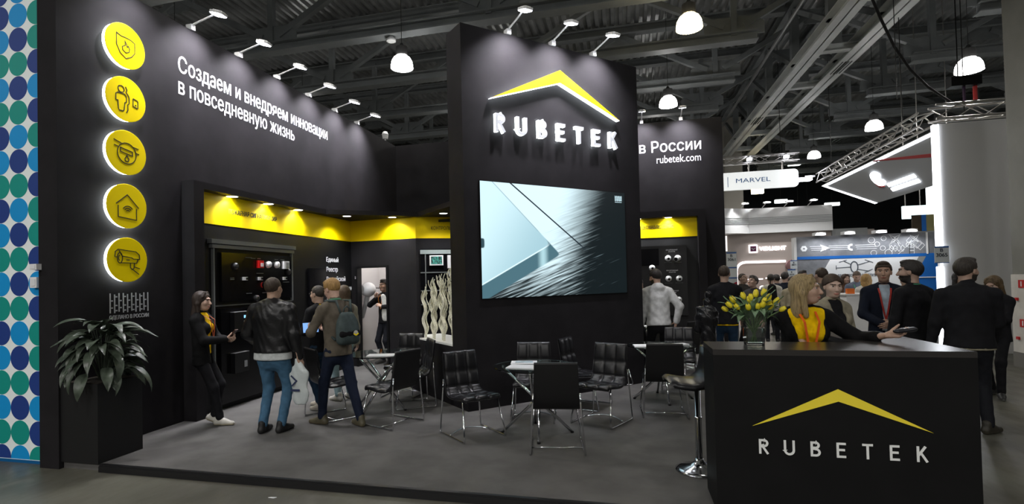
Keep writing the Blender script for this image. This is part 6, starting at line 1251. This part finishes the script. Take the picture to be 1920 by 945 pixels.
# --- camera alcove visitors
I = person('man in a pale grey hoodie with his back to the aisle at the camera exhibits', (.53, 9.5), 14, 1.83, q='hi', b=1.08, hy=22, hp=16, lean=4, hands=((.30, .0, .93), (-.28, .10, .80)), hair='short', hairc=(.015, .013, .012), hairn='black', top=('hoodie', (.55, .56, .55)), topn='pale_hoodie', trou=BLK, troun='black', shoe=(.03, .03, .03), shoen='dark', hem=.84, elbow=((1, -.6, 0), (-.6, -1, -.3)), beard=1, fold=.0035, skinc=(.42, .27, .20))
I = person('woman with dark tied hair and yellow t-shirt reading beside the man in the hoodie', (.18, 10.0), -60, 1.70, sex='f', q='mid', hp=20, hands=((.05, .30, 1.10), (-.08, .30, 1.12)), hair='tail', hairc=(.025, .016, .012), hairn='brunette', top=('jacket', BLK), topn='black', under=YTEE, undern='yellow', open_=.05, trou=BLK, troun='black', hem=.82, fdir=((-.4, .8, .3), (.4, .8, .3)), palms=((-.3, 0, .9), (.3, 0, .9)))
lanyard(I, (.5, .5, .5), 'grey', .42, badge=1)
# --- man in black by the back wall end
I = person('man in black sweater and dark jeans seen from behind by the booth plate', (1.58, 9.45), -6, 1.86, q='hi', b=1.05, hy=-12, hands=((.16, .32, 1.05), (-.26, .08, .85)), hair='crop', hairc=(.04, .027, .018), hairn='brown', top=('sweater', BLK), topn='black', under=YTEE, undern='yellow', tuck=.835, trou=(.015, .028, .05), troun='dark_jeans', hem=.85, elbow=((.8, -.6, -.6), (-.5, -1, -.3)))
rk = thing('wrapped_bundle', 'glossy black plastic-wrapped bundle standing by the alcove post', 'bundle', (1.24, 9.0, 0)); bf_ = Field(); bf_.cone((0, 0, .1), (0, 0, .85), .14, .12, .04).ell((0, 0, 1.05), (.17, .12, .20), .05).ell((.0, 0, 1.28), (.06, .06, .08), .03).ell((.02, 0, 1.40), (.055, .055, .07), .02).cone((-.12, 0, 1.18), (-.16, -.02, .85), .05, .045, .03); P, F = bf_.mesh(.013, lambda x, y, z: -z, FOLD(.010, .8, 1)); mkobj('wrap', [(P, F, 0)], [mat('bin_plastic', (.012, .012, .013), .18, bump=.4, bs=20)], rk)
# --- hostess behind the counter
I = person('blonde woman in black jacket and yellow t-shirt behind the counter holding a card terminal', (1.43, 4.98), 182, 1.70, z=.0, sex='f', q='hi', b=1.12, hy=62, hp=0, lean=4, hands=((-.14, .30, 1.02), (-.46, .36, 1.235)), fdir=((.5, .8, -.1), (-.86, .42, .10)), palms=((0, .2, -1), (.15, .35, .9)), curls=(.3, .55), elbow=((1, -.5, -.6), (-.6, -.3, -1)), hair='shoulder', hairc=(.30, .22, .105), hairn='ash_blonde', top=('jacket', BLK), topn='black_knit', under=YTEE, undern='yellow', open_=.095, sleeve=.80, trou=BLK, troun='black', hem=.82, skinc=(.48, .31, .23), tuck=.88, fold=.0035)
lanyard(I, (.80, .13, .01), 'bright_orange', .40, out=.075); chest_logo(I, -1)
w1 = I['arms'][1][2]; R2 = Matrix.Rotation(math.radians(182), 3, 'Z'); hp_ = Vector((1.43, 4.98, 0))+R2 @ Vector((w1[0]-.085, w1[1]+.055, w1[2]+.035))
ct2 = thing('card_terminal', 'black handheld terminal in the hand of the blonde woman', 'terminal', hp_, math.radians(20)); bf_ = Field(); bf_.cone((-.055, 0, .0), (.065, 0, .012), .030, .033, .02, (0, 0, 1), 1, .55); P, F = bf_.mesh(.007); mkobj('body', [(P, F, 0)], [mat('terminal_black', (.02, .02, .024), .25)], ct2); MB().boxa((-.02, -.022, .017), (.06, .022, .021)).build('screen', GLOSS, ct2, rot=(0, -.12, 0))
# --- visitors behind the counter
person('curly dark-haired woman in a beige trench coat and black top behind the blonde hostess', (2.14, 6.48), 204, 1.76, z=HF, sex='f', q='hi', hy=-20, hp=8, hands=((.2, .12, .85), (-.2, .12, .85)), hair='bun', hairc=(.045, .026, .016), hairn='chestnut', top=('coat', (.27, .245, .18)), topn='trench', under=BLK, undern='black', open_=.05, trou=BLK, troun='black', hem=.62, skinc=(.56, .40, .32), tuck=.85)
I = person('man in dark navy suit jacket with a red lanyard and badge, hands clasped', (3.39, 8.32), 163, 1.90, z=HF, q='hi', hy=-6, hands=((.05, .27, 1.09), (-.06, .28, 1.10)), fdir=((-.9, .3, -.2), (.9, .3, -.3)), palms=((0, -1, 0), (0, -1, 0)), curls=(.5, .5), elbow=((1, -.4, -.3), (-1, -.4, -.3)), hair='short', hairc=(.04, .025, .016), hairn='brown', top=('jacket', (.010, .013, .024)), topn='navy_suit', under=(.42, .50, .58), undern='light_blue', open_=.038, trou=(.010, .013, .024), troun='navy_suit', hem=.78, tuck=.86, skinc=(.46, .29, .21), fold=.002)
lanyard(I, (.42, .03, .02), 'crimson', .40, badge=1, out=.035)
mb = MB(); mb.tube([tuple(I['arms'][1][2]+np.array([.0, 0, 0])+np.array([0, .03*math.cos(a), .03*math.sin(a)])) for a in [2*PI*i/12 for i in range(12)]], .006, 5, closed=True); mb.build('wrist_watch', CHROME, I['root'])
I = person('bearded man in black sweater with a yellow hem and green lanyard beside the suited man', (3.42, 7.62), 28, 1.90, z=HF, q='hi', b=1.12, hy=28, hands=((.22, .22, .98), (-.30, .10, .86)), hair='short', hairc=(.014, .011, .010), hairn='black', top=('sweater', BLK), topn='black', under=YTEE, undern='yellow', tuck=.80, trou=BLK, troun='black', hem=.84, beard=1)
yc = MB(); nk = I['neck']; yc.tube([tuple(nk+I['rt']*.066*math.cos(a)+I['fw']*.066*math.sin(a)+I['spd']*.02) for a in [2*PI*i/16 for i in range(16)]], .008, 6, closed=True); yc.build('green_lanyard', MATS['lanyard_green'], I['root'])
I = person('big man in a black sweatshirt and dark trousers seen from behind next to the counter', (3.66, 7.02), -14, 1.90, z=HF, q='hi', b=1.22, hy=-48, feet=((.12, -.05, .75), (-.14, .0, .2)), hands=((.24, .20, .95), (-.34, .06, .86)), hair='short', hairc=(.028, .020, .014), hairn='darkbrown', top=('sweater', BLK), topn='black', under=(.30, .28, .20), undern='cream', tuck=.835, trou=(.010, .011, .014), troun='black_twill', hem=.85, beard=1, collar=1, shoe=(.025, .022, .015), shoen='dark_sneaker', sole=(.05, .045, .03))
person('long-haired woman in black clothes looking down at her phone beside the big man', (5.02, 9.0), 128, 1.68, z=HF, sex='f', q='mid', hp=22, hands=((.05, .30, 1.15), (-.05, .32, 1.18)), feet=((.10, -.05, .3), (-.10, .18, -.5)), hair='long', hairc=(.10, .065, .030), hairn='ombre', top=('jacket', BLK), topn='black', trou=BLK, troun='black', hem=.80)
# --- people of the far aisle
far = [
 ('black-haired woman in black beside the LED edge of the white stand', (6.62, 13.0), 200, 1.72, 'f', 'long', (.012, .010, .010), 'raven', 'jacket', BLK, 'black', BLK),
 ('man in slate blue shirt with a green lanyard bending over the information desk', (5.5, 14.95), 170, 1.80, 'm', 'crop', (.10, .07, .05), 'greying', 'shirt', (.16, .19, .26), 'slate', BLK),
 ('blonde woman in a white jacket at the information desk', (5.35, 13.98), -20, 1.72, 'f', 'long', (.36, .22, .08), 'golden', 'jacket', (.6, .58, .55), 'white_coat', BLK),
 ('man with short dark hair in front of the concrete-grey stand panel', (4.64, 16.1), 215, 1.84, 'm', 'short', (.015, .012, .010), 'black', 'shirt', (.16, .14, .12), 'brown_grey', BLK),
 ('man with thinning dark hair standing behind the trench coat woman', (3.22, 10.1), 15, 1.86, 'm', 'crop', (.035, .024, .016), 'brown', 'jacket', (.10, .09, .075), 'grey_brown', BLK),
 ('woman with dark brown hair in brown clothes near the drone picture', (5.53, 15.7), 190, 1.72, 'f', 'long', (.05, .025, .015), 'mahogany', 'jacket', (.10, .05, .03), 'brown', BLK),
 ('short man hidden behind the bearded man in black', (4.18, 9.4), 20, 1.76, 'm', 'short', (.014, .011, .010), 'black', 'sweater', BLK, 'black', BLK),
 ('man in a grey suit and blue shirt beside the man with spectacles', (2.78, 14.2), 215, 1.80, 'm', 'crop', (.07, .055, .045), 'greying2', 'jacket', (.045, .04, .035), 'grey_suit', BLK),
 ('man with spectacles in a dark grey jacket looking up', (2.58, 12.1), 130, 1.74, 'm', 'short', (.03, .02, .015), 'darkbrown', 'jacket', (.035, .035, .037), 'anthracite', BLK),
 ('man in a white pullover with a black backpack in the far aisle', (3.56, 14.8), -10, 1.77, 'm', 'crop', (.025, .018, .014), 'darkbrown', 'sweater', (.55, .53, .47), 'offwhite_knit', BLK),
 ('man in a dark polo shirt turned to the side beside the white pullover', (3.98, 15.2), -40, 1.80, 'm', 'short', (.02, .014, .012), 'black', 'shirt', (.014, .018, .03), 'dark_polo', BLK),
 ('man in a beige hooded top with bowed head by the blue framed plate', (3.62, 13.1), 5, 1.72, 'm', 'crop', (.06, .04, .03), 'brown2', 'hoodie', (.33, .29, .20), 'beige_hood', BLK),
 ('man with dark hair far back under the lit arch', (4.25, 17.0), 10, 1.74, 'm', 'short', (.02, .015, .012), 'black', 'jacket', (.02, .02, .03), 'dark_jacket', BLK)]
for lb, p, yw, h_, sx, hr, hcx, hn, tk, tcx, tn, tr in far:
    ex = {}
    if 'spectacles' in lb: ex = dict(hp=-14)
    if 'bowed' in lb or 'bending' in lb: ex = dict(hp=24, lean=6)
    I = person(lb, p, yw, h_, z=HF, sex=sx, q='mid' if p[1] < 14.2 else 'lo', hair=hr, hairc=hcx, hairn=hn, top=(tk, tcx), topn=tn, trou=(.015, .018, .025), troun='dark', hem=.84, group='visitors in the far aisle', **ex)
    if 'spectacles' in lb: glasses(I)
    if 'green lanyard' in lb: lanyard(I, (.08, .35, .18), 'leaf_green', .35)
bk2 = thing('small_backpack', 'small black backpack worn over the white pullover', 'backpack', (3.53, 14.60, 1.0)); bf_ = Field(); bf_.cone((0, 0, .08), (0, 0, .36), .12, .10, .03, (0, 1, 0), 1, .6); P, F = bf_.mesh(.016); mkobj('pack_body', [(P, F, 0)], [cloth('pocket', (.008, .008, .009))], bk2); mb = MB(); mb.tube([(-.04, 0, .45), (-.02, 0, .60), (.02, .05, .62)], .012, 6); mb.build('strap', MATS['cloth_pocket'], bk2)
